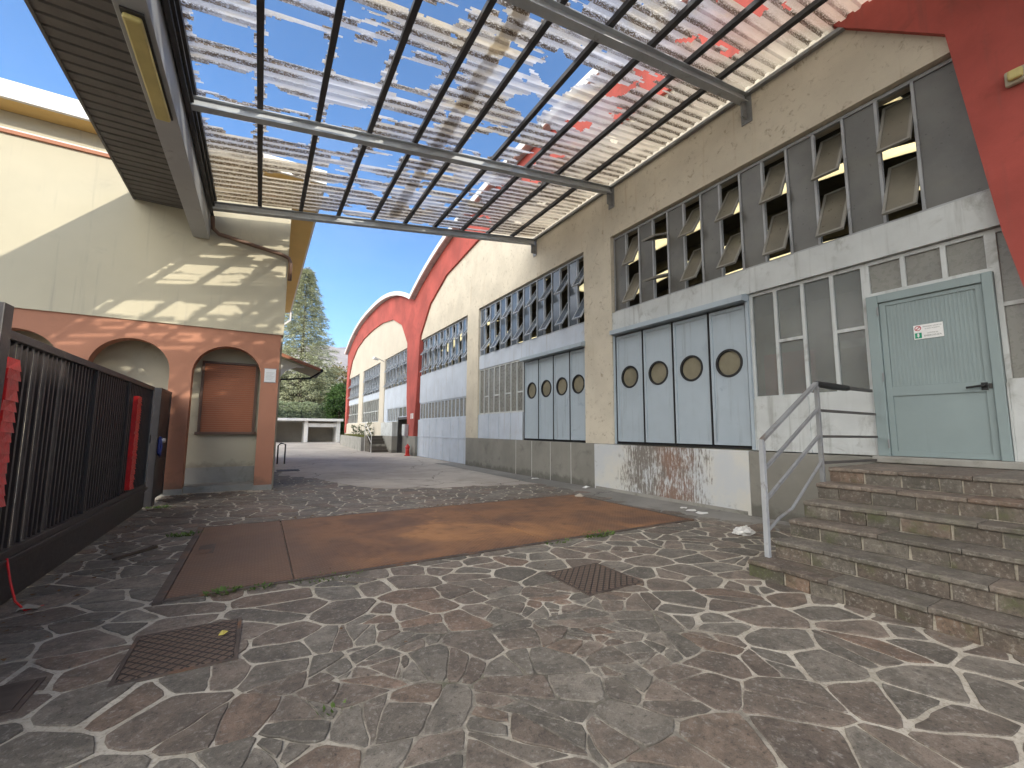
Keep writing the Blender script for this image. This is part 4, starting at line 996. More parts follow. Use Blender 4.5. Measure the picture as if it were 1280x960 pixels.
# hanging shreds
# edge: gutter, box beam, ribbed soffit
b = MB(); b.box(-1.24, -1.205, YN, YF + .1, 6.24, 6.62).box(-1.205, -1.175, YN, YF + .1, 6.24, 6.26).box(-1.20, -1.16, YN, YF, 6.40, 6.44); b.build('gutter', 'darksteel', CN)
b = MB(); b.box(-1.57, -1.262, YN, 11.77, 5.80, 6.34); b.build('edge_beam', 'boxgrey', CN, bevel=.008)
vs = []; fs = []; y = YN; i = 0; rr_ = []
while y < 11.78:
    rr_ += [(y, 6.40), (y + .15, 6.40), (y + .165, 6.435), (y + .185, 6.435)]; y += .2
for (yy, zz) in rr_:
    yy = min(yy, 11.785); vs += [(-2.62, yy, zz), (-1.58, yy, zz)]
for i in range(len(rr_) - 1): fs.append((2 * i, 2 * i + 1, 2 * i + 3, 2 * i + 2))
b = MB(); b.add(vs, fs); b.box(-2.66, -2.622, YN, 11.78, 6.38, 6.50).box(-2.62, -1.2, YN, 11.78, 6.62, 6.66); b.build('soffit', 'soffit', CN)
LT = thing('strip_light', 'yellowed strip light fixed under the grey edge beam', 'strip light', (-1.42, 6.4, 5.8))
b = MB(); b.box(-1.515, -1.315, 5.5, 7.3, 5.775, 5.797); b.build('housing', 'darksteel', LT)
b = MB(); b.box(-1.50, -1.33, 5.53, 7.27, 5.705, 5.774); b.build('diffuser', 'yellowdiff', LT, bevel=.025)
DP = MB(); DP.tube([(-1.20, 11.40, 6.22), (-1.20, 11.66, 6.05), (-1.08, 11.70, 5.95), (.22, 11.70, 5.74), (.38, 11.70, 5.68), (.43, 11.72, 5.55), (.43, 11.72, 5.12)], .045, 12)
register(DP.build('drainpipe', 'brownpipe', smooth=True), 'bent brown drainpipe from the canopy gutter along the house wall', 'drainpipe')

# ------------------------------------------------------------------ house with arcade
HS = thing('arcade_house', 'cream house with salmon arcade, brown shutter and ochre eaves behind the gate', 'house', (-3, 12, 0))
WX1, WX0, WY, HD = .38, -9., 11.8, 25.
b = MB(); b.box(WX0, WX1, WY, 12.15, 3.74, 7.64).box(WX1 - .3, WX1, 12.15, HD, 0, 7.64).box(WX0, WX0 + .3, 12.15, HD, 0, 7.64).box(WX0 + .3, WX1 - .3, HD - .3, HD, 0, 7.64); b.build('wall', 'house_cream', HS)
# arcade front with arches
ar = MB(); yf, yk = WY + .035, 12.15; xr = .33
cent = [-.71 - 1.735 * k for k in range(5)]; R_, SP = .67, 2.68; NA = 20
def quadY(b_, x0, x1, z0, z1, y): b_.add([(x0, y, z0), (x1, y, z0), (x1, y, z1), (x0, y, z1)], [(0, 1, 2, 3)])
for y in (yf, yk):
    edges_ = [xr] + [e for c_ in cent for e in (c_ + R_, c_ - R_)] + [WX0]
    for i in range(0, len(edges_), 2): quadY(ar, edges_[i + 1], edges_[i], 0, 3.74, y)
    for c_ in cent:
        for k in range(NA):
            a0, a1 = pi * k / NA, pi * (k + 1) / NA
            x0_, z0_ = c_ + R_ * cos(a0), SP + R_ * sin(a0); x1_, z1_ = c_ + R_ * cos(a1), SP + R_ * sin(a1)
            ar.add([(x0_, y, z0_), (x0_, y, 3.74), (x1_, y, 3.74), (x1_, y, z1_)], [(0, 1, 2, 3)])
for c_ in cent:
    pts = [(c_ + R_, 0)] + [(c_ + R_ * cos(pi * k / NA), SP + R_ * sin(pi * k / NA)) for k in range(NA + 1)] + [(c_ - R_, 0)]
    for (xa, za), (xb, zb) in zip(pts[:-1], pts[1:]): ar.add([(xa, yf, za), (xb, yf, zb), (xb, yk, zb), (xa, yk, za)], [(0, 1, 2, 3)])
ar.add([(xr, yf, 0), (xr, yk, 0), (xr, yk, 3.74), (xr, yf, 3.74)], [(0, 1, 2, 3)])
ar.build('arcade', 'terracotta', HS)
for i in range(0, len(edges_) - 1, 2):
    b = MB(); b.box(edges_[i + 1] - .008, edges_[i] + .008, yf - .012, yk + .01, 0, .13); b.build('pillar_base', 'grey_conc', HS)
b = MB(); b.box(WX0, xr - .02, 12.62, 12.9, 0, 3.74); b.build('arcade_back_wall', 'house_inner', HS)
b = MB(); b.box(WX0, xr - .03, 12.16, 12.61, 3.70, 3.735); b.build('arcade_ceiling', 'house_inner', HS)
b = MB(); b.box(WX0, xr - .04, 12.0, 12.62, -.02, .15); b.build('arcade_floor', 'grey_conc', HS)
b = MB(); b.box(WX0, xr - .05, 12.60, 12.62, .15, .52); b.build('skirting', 'grey_conc', HS)
for wx0, wx1 in ((-1.22, -.16),):
    w_ = MB(); w_.box(wx0 - .05, wx0, 12.56, 12.62, 1.36, 3.02).box(wx1, wx1 + .05, 12.56, 12.62, 1.36, 3.02).box(wx0 - .05, wx1 + .05, 12.56, 12.62, 3.02, 3.07).box(wx0 - .09, wx1 + .09, 12.5, 12.62, 1.30, 1.36)
    wf = w_.build('window_frame', 'brownpipe', HS)
    s_ = MB(); nsl = 32
    for k in range(nsl):
        z0_ = 1.362 + k * (1.656 / nsl); s_.box(wx0 + .003, wx1 - .003, 12.585 + .006 * (k % 2), 12.605, z0_, z0_ + 1.656 / nsl - .004)
    s_.build('shutter', 'shutter', wf)
b = MB(); b.box(WX0, WX1 + .05, WY - .055, WY - .002, 7.18, 7.25); b.build('string_course', 'terracotta', HS)
b = MB(); b.box(WX0, WX1 + .04, WY - .03, WY - .002, 7.25, 7.29); b.build('string_course', 'white', HS)
b = MB(); b.box(WX0 - .5, 1.04, 11.34, WY, 7.645, 7.70).box(WX1 + .002, 1.04, WY, HD + .5, 7.645, 7.70); b.build('eave_soffit', 'ochre', HS)
b = MB(); b.box(WX0 - .5, 1.1, 11.26, 11.335, 7.63, 7.98).box(1.042, 1.1, 11.335, HD + .5, 7.655, 7.78); b.build('gutter', 'white', HS)
b = MB(); b.tube([(1.07, HD + .3, 7.64), (1.07, HD + .3, 7.2), (.75, HD + .2, 6.9), (.46, HD - .2, 6.6), (.46, HD - .2, 0)], .05, 10); b.build('downpipe', 'white', HS)
b = MB(); zr = 9.6; b.add([(WX0 - .5, 11.36, 7.84), (1.03, 11.36, 7.84), (1.03, HD + .5, 7.84), (WX0 - .5, HD + .5, 7.84), (-4.2, 16, zr), (-4.2, 20, zr)], [(0, 1, 4), (1, 2, 5, 4), (2, 3, 5), (3, 0, 4, 5)]); b.build('roof', 'tile', HS)
# porch roof on the side
pr = MB()
for k in range(11):
    y0_ = 18.1 + k * .22
    pr.add([(WX1, y0_, 4.32), (1.95, y0_, 3.78), (1.95, y0_ + .11, 3.82), (WX1, y0_ + .11, 4.37), (WX1, y0_ + .22, 4.32), (1.95, y0_ + .22, 3.78)], [(0, 1, 2, 3), (3, 2, 5, 4)])
pr.add([(WX1, 18.1, 4.22), (1.95, 18.1, 3.68), (1.95, 20.5, 3.68), (WX1, 20.5, 4.22), (WX1, 18.1, 4.32), (1.95, 18.1, 3.78), (1.95, 20.5, 3.78), (WX1, 20.5, 4.32)], [(0, 1, 2, 3), (0, 4, 5, 1), (1, 5, 6, 2), (3, 2, 6, 7)])
pr.build('porch_roof', 'tile', HS)
b = MB(); b.add([(WX1, 18.12, 4.212), (1.94, 18.12, 3.672), (1.94, 20.48, 3.672), (WX1, 20.48, 4.212)], [(0, 1, 2, 3)]); b.build('porch_soffit', 'house_cream', HS)
pb = MB(); arc_o = [(WX1 + .0, 4.2), (1.0, 3.98), (1.35, 3.86)]; vs = []
for yy in (18.5, 18.75):
    vs += [(WX1, yy, 4.2), (1.4, yy, 3.86), (1.1, yy, 3.85), (.75, yy, 3.68), (.52, yy, 3.35), (WX1, yy, 3.1)]
pb.add(vs, [tuple(range(6)), tuple(range(6, 12))[::-1]] + [(i, (i + 1) % 6, 6 + (i + 1) % 6, 6 + i) for i in range(6)]); pb.build('porch_bracket', 'white', HS)
pg = MB(); pg.tube([(1.98, 18.1, 3.72), (1.98, 20.5, 3.72)], .06, 8); pg.tube([(1.98, 18.3, 3.7), (1.6, 18.35, 3.42), (.6, 18.35, 3.3), (.45, 18.35, 2.9)], .035, 8); pg.build('porch_gutter', 'black', HS)
b = MB(); b.box(.03, .27, yf - .012, yf - .001, 2.57, 2.88); nb = thing('wall_notice', 'white paper notice in grey frame on the corner pillar of the arcade', 'notice', (.15, yf, 2.57)); b.build('notice_sheet', 'whiteplastic', nb)
b = MB()
for i in range(6): b.box(.06, .24 - .03 * (i % 3), yf - .0135, yf - .0122, 2.79 - i * .032, 2.798 - i * .032)
b.build('printed_line', 'joint', nb)
b = MB(); b.box(.02, .28, yf - .010, yf - .0005, 2.555, 2.569).box(.02, .28, yf - .010, yf - .0005, 2.881, 2.895); b.build('notice_frame', 'framegrey', nb)

# ------------------------------------------------------------------ sliding gate
GT = thing('sliding_gate', 'dark brown sliding gate of upright slats with deep kick panel', 'gate', (-1.72, 7.2, 0))
gx = -1.72; gy0, gy1 = 2.2, 9.95
b = MB(); b.box(gx - .03, gx + .035, gy0, gy1, 2.12, 2.19); b.build('top_rail', 'gate', GT, bevel=.006)
b = MB(); b.box(gx - .04, gx + .045, gy0, gy1, .385, .47).box(gx + .0451, gx + .075, gy0, gy1, .36, .41); b.build('bottom_rail', 'gate', GT, bevel=.006)
b = MB(); b.box(gx - .03, gx + .03, gy0, gy1, .035, .384); b.build('kick_panel', 'gate', GT)
y = gy0 + .02; i = 0
sl = MB()
while y < gy1 - .12:
    w_ = .098
    g_ = any(abs(y + w_ - q) < .05 for q in (4.98, 5.30, 5.52, 5.86))
    sl.box(gx - .010, gx + .012, y, y + .030, .47, 2.12).box(gx - .022, gx - .016, y + .03, y + w_ - (.012 if g_ else 0), .47, 2.12).box(gx - .016, gx - .010, y + .026, y + .032, .47, 2.12)
    y += w_ + (.012 if g_ else .0)
sl.build('slat_panel', 'gate', GT)
for yy in (6.8, 8.3):
    b = MB(); b.box(gx + .0125, gx + .04, yy, yy + .035, .47, 2.12); b.build('upright', 'gate', GT)
b = MB(); b.box(gx - .035, gx + .04, gy1 - .09, gy1, .47, 2.12).box(gx - .035, gx + .04, gy1, gy1 + .012, .05, 2.19); b.build('end_upright', 'gate', GT)
b = MB(); b.box(gx + .041, gx + .047, gy1 - .08, gy1 - .01, .5, 2.1); ep = b.build('strike_strip', 'steel', GT)
b = MB(); b.box(gx + .0471, gx + .06, gy1 - .07, gy1 - .02, 1.18, 1.32); b.build('latch', 'black', GT)
b = MB(); b.box(gx - .09, gx + .06, 4.52, 4.66, 0, 2.36); register(b.build('gate_post', 'gate', bevel=.008), 'tall dark guide post in front of the sliding gate at left', 'post')
b = MB(); b.box(gx - .06, gx + .1, 10.25, 10.55, 0, 2.2); register(b.build('gate_post', 'gate', bevel=.008), 'dark square post between sliding gate and pedestrian gate', 'post')
PG = thing('pedestrian_gate', 'narrow dark sheet metal gate leaf beside the salmon arcade pillar', 'gate', (-1.6, 11.2, 0))
b = MB(); b.box(gx - .02, gx + .02, 10.62, 11.76, .06, 2.17); b.build('leaf', 'gate', PG, bevel=.005)
b = MB(); b.box(gx - .035, gx + .04, 10.58, 11.78, 2.17, 2.22).box(gx - .03, gx + .03, 10.58, 10.62, .06, 2.17).box(gx - .03, gx + .032, 11.72, 11.79, .06, 2.17).box(gx - .03, gx + .034, 10.62, 11.72, .78, .83); b.build('leaf_frame', 'gate', PG)
CH = thing('chain_lock', 'padlock and blue sleeved chain hung on the dark gate post', 'lock', (gx + .12, 10.4, 1.1))
b = MB(); b.tube([(gx + .12, 10.36, 1.28), (gx + .14, 10.42, 1.1), (gx + .13, 10.40, .92), (gx + .115, 10.33, .98), (gx + .115, 10.34, 1.25)], .022, 8); b.build('chain', 'blueplastic', CH, smooth=True)
b = MB(); b.lathe((gx + .14, 10.48, 1.16), [(.0, 0), (.05, .01), (.055, .05), (.045, .09), (0, .1)], 14); b.build('padlock', 'chain', CH, smooth=True)
# tapes
def tape(y0, y1, z0, z1, n_, label, x):
    b = MB(); nz = n_
    for k in range(nz):
        za = z0 + (z1 - z0) * k / nz; zb = z0 + (z1 - z0) * (k + 1.05) / nz; d0 = random.uniform(0, .014); d1 = random.uniform(0, .014); ey = random.uniform(-.012, .012)
        b.add([(x + .006 + d0, y0 + ey, za), (x + .012 + d1, y1 + ey, za + random.uniform(-.01, .01)), (x + .004, y1 + ey, zb), (x + .012 + d0 * .5, y0 + ey, zb)], [(0, 1, 2, 3)])
        b.add([(x + .006 + d0, y0 + ey, za), (x - .05, y0 + ey, za), (x - .05, y0 + ey, zb), (x + .012 + d0 * .5, y0 + ey, zb)], [(0, 1, 2, 3)])
    o = b.build('barrier_tape', 'redtape'); so = o.modifiers.new('s', 'SOLIDIFY'); so.thickness = .003
    return register(o, label, 'tape')
tape(8.72, 8.98, .50, 1.94, 34, 'red barrier tape wound up round a slat near the gate end', gx + .045)
tape(4.67, 4.87, .85, 1.97, 14, 'wide red barrier tape wrapped round the gate beside the tall post', gx + .05)
b = MB(); b.tube([(gx + .07, 5.02, .42), (gx + .11, 5.0, .25), (gx + .16, 4.97, .10), (gx + .22, 4.98, .012), (gx + .3, 5.06, .01)], .008, 6)
register(b.build('red_ribbon', 'redtape', smooth=True), 'thin red ribbon dangling from the kick panel onto the paving', 'ribbon')

# ------------------------------------------------------------------ fittings on the halls
HY = thing('fire_hydrant', 'small red fire hydrant at the foot of the red column', 'hydrant', (7.14, 23.55, 0))
b = MB(); b.lathe((7.14, 23.55, 0), [(.16, 0), (.16, .05), (.11, .07), (.10, .40), (.13, .42), (.13, .47), (.09, .56), (.04, .62), (.03, .66)], 16); b.build('body', 'redmetal', HY, smooth=False)
for s_ in (-1, 1):
    b = MB(); b.tube([(7.14, 23.55 + .09 * s_, .34), (7.14, 23.55 + .19 * s_, .34)], .05, 10); b.build('outlet', 'redmetal', HY)
MBX = thing('meter_box', 'grey meter cabinet fixed to the red column by the doorway', 'cabinet', (7.3, 24.45, 1.08))
b = MB(); b.box(7.14, 7.355, 24.2, 24.75, 1.08, 1.75); b.build('box_body', 'framegrey', MBX, bevel=.01)
b = MB(); b.box(7.128, 7.139, 24.24, 24.71, 1.12, 1.71); b.build('box_door', 'whitegrey', MBX)
for k, (yy, lb) in enumerate(((23.78, 'left of two small white plates high on the red column'), (23.48, 'right of two small white plates high on the red column'))):
    b = MB(); b.box(D - .10, D - .091, yy - .08, yy + .08, 2.05, 2.35); register(b.build('column_plate', 'white'), lb, 'plate')
FL = thing('floodlight', 'floodlight on an arm above the far hall windows', 'floodlight', (D, 31.2, 6.5))
b = MB(); b.tube([(D, 30.9, 6.3), (7.1, 30.8, 6.42), (6.95, 30.75, 6.43)], .025, 8); b.build('arm', 'steel', FL)
b = MB(); b.obox((6.82, 30.7, 6.42), (.16, .05, -.05), (-.03, .12, .01), (.025, 0, .07)); b.build('lamp_head', 'whiteplastic', FL)
JB = thing('bulkhead_lamp', 'small cream bulkhead lamp on the red wall above the door', 'lamp', (7.3, .97, 5.5))
b = MB(); b.box(7.29, 7.36, .88, 1.06, 5.48, 5.66); b.build('lamp_base', 'house_inner', JB, bevel=.02)
b = MB(); b.box(7.235, 7.289, .91, 1.03, 5.51, 5.63); b.build('lamp_cover', 'yellowdiff', JB, bevel=.02)

# far steps, planter
FS = thing('side_steps', 'short concrete steps with pale railing rising beside the far hall', 'steps', (6.6, 28, 0))
for k in range(6):
    b = MB(); b.box(6.12, 7.1, 27.6 + k * .3, 29.9, k * .17, (k + 1) * .17); b.build('step', 'steps', FS)
b = MB()
for yy, zz in ((27.65, .1), (29.6, .9)): b.box(6.06, 6.09, yy, yy + .03, 0, zz + 1.0)
b.bar((6.075, 27.67, 1.08), (6.075, 29.62, 1.88), .03, .03).bar((6.075, 27.67, .6), (6.075, 29.62, 1.4), .02, .02).bar((6.075, 29.62, 1.88), (6.075, 31.3, 1.9), .03, .03); b.build('railing', 'white', FS)
PL = thing('planter_wall', 'low concrete planter wall with grass along the far hall', 'planter', (6.3, 36, 0))
b = MB(); b.add([(5.9, 29.9, 0), (6.1, 29.9, 0), (6.9, 43.6, 0), (6.7, 43.6, 0), (5.9, 29.9, .9), (6.1, 29.9, .9), (6.9, 43.6, .9), (6.7, 43.6, .9)], [(0, 3, 7, 4), (1, 5, 6, 2), (4, 7, 6, 5), (0, 4, 5, 1), (3, 2, 6, 7)]); b.build('wall', 'grey_conc', PL)
b = MB(); b.add([(6.1, 29.95, .8), (7.43, 29.95, .8), (7.43, 43.6, .8), (6.9, 43.6, .8)], [(0, 1, 2, 3)]); b.build('soil', 'ground', PL)

# garages
GA = thing('garage_row', 'low white roofed row of open garages at the end of the yard', 'garage', (3, 53, 0))
b = MB(); b.box(-6, 8.0, 50.5, 54.2, 2.30, 2.56); b.build('roof', 'white', GA)
for xx in (-1.6, 1.15, 4.15, 7.4):
    b = MB(); b.box(xx, xx + .38, 51, 53.8, 0, 2.297); b.build('pillar', 'white', GA)
b = MB(); b.box(-6, 7.8, 53.8, 54.1, 0, 2.29); b.build('back_wall', 'garage_in', GA)
b = MB(); b.box(4.55, 7.38, 51.1, 51.16, 1.65, 2.05); b.build('shutter', 'white', GA)
b = MB(); b.box(1.55, 4.13, 51.1, 51.16, 2.12, 2.295); b.build('shutter', 'grey_conc', GA)

# small yard things
b = MB(); b.tube([(.72, 20.3, 0), (.72, 20.3, .75), (.82, 20.25, .85), (.98, 20.2, .8), (.98, 20.2, 0)], .03, 8)
register(b.build('bollard_hoop', 'darksteel', smooth=True), 'dark bent steel hoop standing by the corner of the house', 'hoop')
def grate(x, y, sx, sy, lb):
    t_ = thing('drain_grate', lb, 'drain', (x, y, 0)); b = MB(); b.box(x - sx / 2, x + sx / 2, y - sy / 2, y + sy / 2, -.02, .012)
    for i in range(6): b.box(x - sx / 2 + .03 + i * (sx - .06) / 6, x - sx / 2 + .05 + i * (sx - .06) / 6, y - sy / 2 + .02, y + sy / 2 - .02, .012, .022)
    b.build('grating', 'darksteel', t_)
grate(.95, 17.0, .7, .6, 'dark drain grate beside the corner pillar of the house')
grate(.75, 12.9, .5, .14, 'narrow slot drain just behind the corner pillar')

# litter
def scrap(name, x, y, r, m, lb, cat, h=.03, n_=9):
    b = MB(); vs = [(x, y, h)]
    for k in range(n_):
        a = 2 * pi * k / n_; rr = r * random.uniform(.55, 1.1); vs.append((x + rr * cos(a) * 1.5, y + rr * sin(a), .010 + h * random.uniform(0, .6)))
    b.add(vs, [(0, 1 + k, 1 + (k + 1) % n_) for k in range(n_)])
    o = b.build(name, m); so = o.modifiers.new('s', 'SOLIDIFY'); so.thickness = .006
    return register(o, lb, cat)
scrap('torn_paper', 7.0, 5.5, .07, 'trash', 'far scrap of white paper below the rusty plinth panel', 'litter')
scrap('torn_paper', 6.93, 5.25, .09, 'trash', 'middle scrap of white paper below the rusty plinth panel', 'litter')
scrap('torn_paper', 6.86, 5.0, .10, 'trash', 'near crumpled scrap of white paper below the plinth panel', 'litter')
b = MB(); nb_, mb_ = 18, 9; vs = []; fs = []
for j in range(mb_ + 1):
    for i in range(nb_):
        a = 2 * pi * i / nb_; e = pi * j / mb_; q = 1 + .45 * n2(cos(a) * 2.2 * sin(e), sin(a) * 2.2 * sin(e), cos(e) * 2.2) + .35 * n2(cos(a) * 6, sin(a) * 6 * sin(e), cos(e) * 6)
        vs.append((6.0 + .17 * q * sin(e) * cos(a), 3.72 + .11 * q * sin(e) * sin(a), max(.006, .045 + .065 * q * cos(e))))
for j in range(mb_):
    for i in range(nb_): fs.append((j * nb_ + i, j * nb_ + (i + 1) % nb_, (j + 1) * nb_ + (i + 1) % nb_, (j + 1) * nb_ + i))
b.add(vs, fs); register(b.build('plastic_bag', 'trash'), 'crumpled white plastic bag beside the foot of the steps', 'bag')
scrap('plaster_piece', 7.25, 8.6, .09, 'trash', 'flake of white plaster fallen below the grey plinth', 'debris', .06)
scrap('plaster_piece', 7.2, 10.9, .10, 'trash', 'far white plaster crumbs by the jointed plinth', 'debris', .03)
scrap('loose_stone', 6.1, 7.45, .09, 'stonebit', 'loose beige stone lying on the corner of the weighbridge', 'stone', .09)
scrap('loose_stone', -1.5, 5.0, .06, 'stonebit', 'pale pebble by the kick panel of the gate', 'stone', .06)
b = MB(); vs = []; fs = []
def litter_leaf(x, y, s):
    a = random.uniform(0, 6.28); i0 = len(vs); z = .017 + random.uniform(0, .008)
    for k, rr in enumerate((1, .55, .9, .5, 1, .6)):
        an = a + k * pi / 3; vs.append((x + s * rr * cos(an), y + s * rr * sin(an) * .8, z + random.uniform(0, s * .5)))
    fs.append(tuple(range(i0, i0 + 6)))
for _ in range(170): litter_leaf(gx + .12 + abs(random.gauss(0, .22)), random.uniform(3.6, 11.5), random.uniform(.012, .028))
for _ in range(70): litter_leaf(random.uniform(-1.6, .5), 11.75 - abs(random.gauss(0, .25)), random.uniform(.014, .03))
for _ in range(90): litter_leaf(random.uniform(-.6, 6), 7.78 + abs(random.gauss(0, .1)), random.uniform(.014, .03))
for _ in range(60): litter_leaf(random.uniform(-.6, 6), random.uniform(4.8, 7.6), random.uniform(.008, .018)); vs[-6:] = [(p[0], p[1], p[2] + .018) for p in vs[-6:]]
for _ in range(90): litter_leaf(random.uniform(-1.5, 6.8), random.uniform(1.0, 11), random.uniform(.008, .02))
b.add(vs, fs); register(b.build('leaf_litter', 'leafdry'), 'dry brown leaves and crumbs scattered over the paving', 'leaf litter', kind='stuff')
b = MB(); b.bar((-1.28, 6.35, .02), (-.98, 6.75, .03), .04, .03).bar((-1.1, 6.55, .025), (-1.02, 6.82, .03), .015, .015)
register(b.build('fallen_twig', 'bark'), 'broken brown twig lying between gate and weighbridge', 'twig')

# weeds
def weed(x, y, r, nleaf, hgt, lb):
    b = MB(); tone = []
    for _ in range(nleaf):
        a = random.uniform(0, 2 * pi); rr = r * sqrt(random.random()); px, py = x + rr * cos(a) * 1.6, y + rr * sin(a) * .7
        l = random.uniform(.5, 1) * hgt; d = Vector((cos(a + random.uniform(-1, 1)) * .8, sin(a + random.uniform(-1, 1)) * .8, random.uniform(.4, 1.2))).normalized() * l
        s_ = d.cross(Vector((0, 0, 1))).normalized() * l * .2; p = Vector((px, py, .004))
        b.add([p, p + d * .5 + s_, p + d, p + d * .5 - s_], [(0, 1, 2, 3)]); tone.append(random.random())
    register(b.build('weed', 'f_weed', tone=tone), lb, 'weed', 'weeds in the paving joints')
weed(-.78, 7.35, .12, 90, .07, 'largest green weed tuft at the far left corner of the weighbridge')
weed(-.18, 4.66, .08, 70, .075, 'broad leafy weed at the front left edge of the weighbridge')
weed(.10, 4.64, .07, 60, .06, 'small weed just right of the leafy one at the weighbridge edge')
weed(.66, 4.66, .20, 150, .05, 'long mossy weed strip along the weighbridge front edge')
weed(3.45, 4.64, .14, 90, .05, 'low weed at the weighbridge edge left of the brightest tuft')
weed(4.15, 4.66, .17, 140, .07, 'bright weed tuft at the right of the weighbridge front edge')
weed(.42, 2.5, .05, 16, .055, 'grassy weed growing from cracked stones in the foreground')
weed(-1.5, 10.05, .12, 70, .07, 'weed at the foot of the dark gate post')

# ------------------------------------------------------------------ vegetation
def leaves(b, tone, pts, size, flat=0, elong=1.6):
    for p in pts:
        n_ = Vector((random.gauss(0, 1), random.gauss(0, 1), random.gauss(0, 1) + flat)).normalized(); a = n_.orthogonal().normalized(); a.rotate(Matrix.Rotation(random.uniform(0, 6.28), 3, n_)); c_ = n_.cross(a)
        s_ = size * random.uniform(.6, 1.25); b.add([p - a * s_ * elong / 2, p + c_ * s_ / 2, p + a * s_ * elong / 2, p - c_ * s_ / 2], [(0, 1, 2, 3)])
def blob_tree(name, label, cat, x, y, h, r, m, nclump, nleaf, size, trunk_h=.2, squash=1., group=None, shape='round', z0=0):
    t_ = thing(name, label, cat, (x, y, z0), group); b = MB(); tone = []
    tk = MB(); tk.tube([(x, y, z0 - .1), (x + .03, y, z0 + h * .4), (x, y + .05, z0 + h * .8)], [r * .09, r * .06, r * .02], 8)
    for _ in range(7):
        a = random.uniform(0, 6.28); zz = z0 + h * random.uniform(.25, .6); tk.tube([(x, y, zz), (x + cos(a) * r * .6, y + sin(a) * r * .6, zz + h * .15)], [r * .04, r * .01], 6)
    tk.build('trunk', 'bark', t_)
    for _ in range(nclump):
        u = random.random(); a = random.uniform(0, 6.28)
        zf = trunk_h + (1 - trunk_h) * random.random()
        if shape == 'cone': rad = r * (1.03 - zf) ** .8
        else: q = (zf - trunk_h) / (1 - trunk_h); rad = r * sqrt(max(.03, 1 - (2 * q - .85) ** 2 / 1.4))
        rr = rad * sqrt(random.uniform(.35, 1)) * random.uniform(.85, 1.12); cpt = Vector((x + rr * cos(a), y + rr * sin(a) * squash, z0 + h * zf))
        tn = min(1, max(0, random.gauss(.5, .25))); cs_ = r * random.uniform(.14, .26)
        pts = [cpt + Vector((random.gauss(0, cs_), random.gauss(0, cs_), random.gauss(0, cs_ * .7))) for _ in range(nleaf)]
        leaves(b, tone, pts, size); tone += [min(1, max(0, tn + random.uniform(-.25, .25))) for _ in pts]
    b.build('crown', m, t_, tone=tone); return t_
def cedar(name, label, x, y, h, r, m, group=None, nb=190, nq=34):
    t_ = thing(name, label, 'tree', (x, y, 0), group); tk = MB(); tk.tube([(x, y, -.1), (x, y, h * .5), (x + .1, y, h)], [.35, .22, .03], 8); b = MB(); tone = []
    for i in range(nb):
        f = (i + random.random()) / nb; z = h * (.10 + .90 * f); L = r * (1.02 - f) ** .75 * random.uniform(.72, 1.1) + .25; a = i * 2.399 + random.uniform(-.3, .3)
        d = Vector((cos(a), sin(a), 0)); tip = Vector((x, y, z)) + d * L + Vector((0, 0, -L * .10 + .1)); root = Vector((x, y, z))
        if i % 4 == 0: tk.tube([root, root.lerp(tip, .6)], [.05, .015], 5)
        tn = random.uniform(.2, .9)
        for _ in range(int(nq * (.35 + .65 * L / r))):
            u = random.uniform(.12, 1.0) ** .7; p = root.lerp(tip, u); side = Vector((-d.y, d.x, 0)); p = p + side * random.gauss(0, .17 * L * (1.1 - u) + .12) + Vector((0, 0, random.gauss(-.05, .12)))
            dirv = (d * random.uniform(.5, 1) + side * random.uniform(-.7, .7) + Vector((0, 0, random.uniform(-.5, .25)))).normalized(); wv = dirv.cross(Vector((random.gauss(0, .4), random.gauss(0, .4), 1))).normalized()
            s_ = random.uniform(.28, .55); b.add([p - wv * s_ * .13, p + dirv * s_, p + wv * s_ * .13], [(0, 1, 2)]); tone.append(min(1, max(0, tn + random.uniform(-.3, .3))))
    tk.build('trunk', 'bark', t_); b.build('crown', m, t_, tone=tone); return t_
cedar('cedar_tree', 'tall pale green cedar rising behind the garages beside the house eave', 4.4, 64, 23.5, 6.3, 'f_conifer', nb=520, nq=130)
k = 0
for (x, y, h, r, m_, lb) in ((1.5, 68, 9.0, 3.0, 'f_dark', 'dark evergreen at the foot of the tall cedar'), (6.3, 67, 9.4, 2.8, 'f_dark', 'dark evergreen right of the tall cedar'),
        (9.6, 69, 10.5, 3.0, 'f_autumn', 'yellowing tree between the dark evergreens and the red arch'), (12.8, 66, 9.0, 2.6, 'f_dark', 'dark evergreen half behind the far red arch'), (-2.5, 66, 9.0, 3.0, 'f_dark', 'dark evergreen hidden mostly by the house')):
    blob_tree('evergreen_tree' if m_ == 'f_dark' else 'broadleaf_tree', lb, 'tree', x, y, h, r, m_, 130, 55, .26, .1, group='trees behind the garages')
blob_tree('laurel_bush', 'dense green bush between the garages and the corner of the far hall', 'bush', 8.25, 55.7, 6.6, 1.45, 'f_bush', 190, 80, .15, .04)
# ivy hedge behind the garages
HG = thing('ivy_hedge', 'pale green ivy covered hedge above the white garage roof', 'hedge', (1, 57.5, 0)); b = MB(); b.box(-8, 8.9, 57.3, 57.9, 0, 4.2); b.build('wall', 'grey_conc', HG)
b = MB(); tone = []; pts = []
for _ in range(9000):
    x = random.uniform(-3, 9.1); z = random.uniform(2.2, 4.65 + .3 * n2(x * .9, 2.)); pts.append(Vector((x, 57.25 - abs(random.gauss(0, .22)) + (0 if z < 4.2 else random.uniform(0, .7)), z)))
leaves(b, tone, pts, .17, 0, 1.2); tone = [min(1, max(0, random.gauss(.5, .25) + .5 * n2(p.x * .9, p.z * .9))) for p in pts]; b.build('foliage', 'f_ivy', HG, tone=tone)
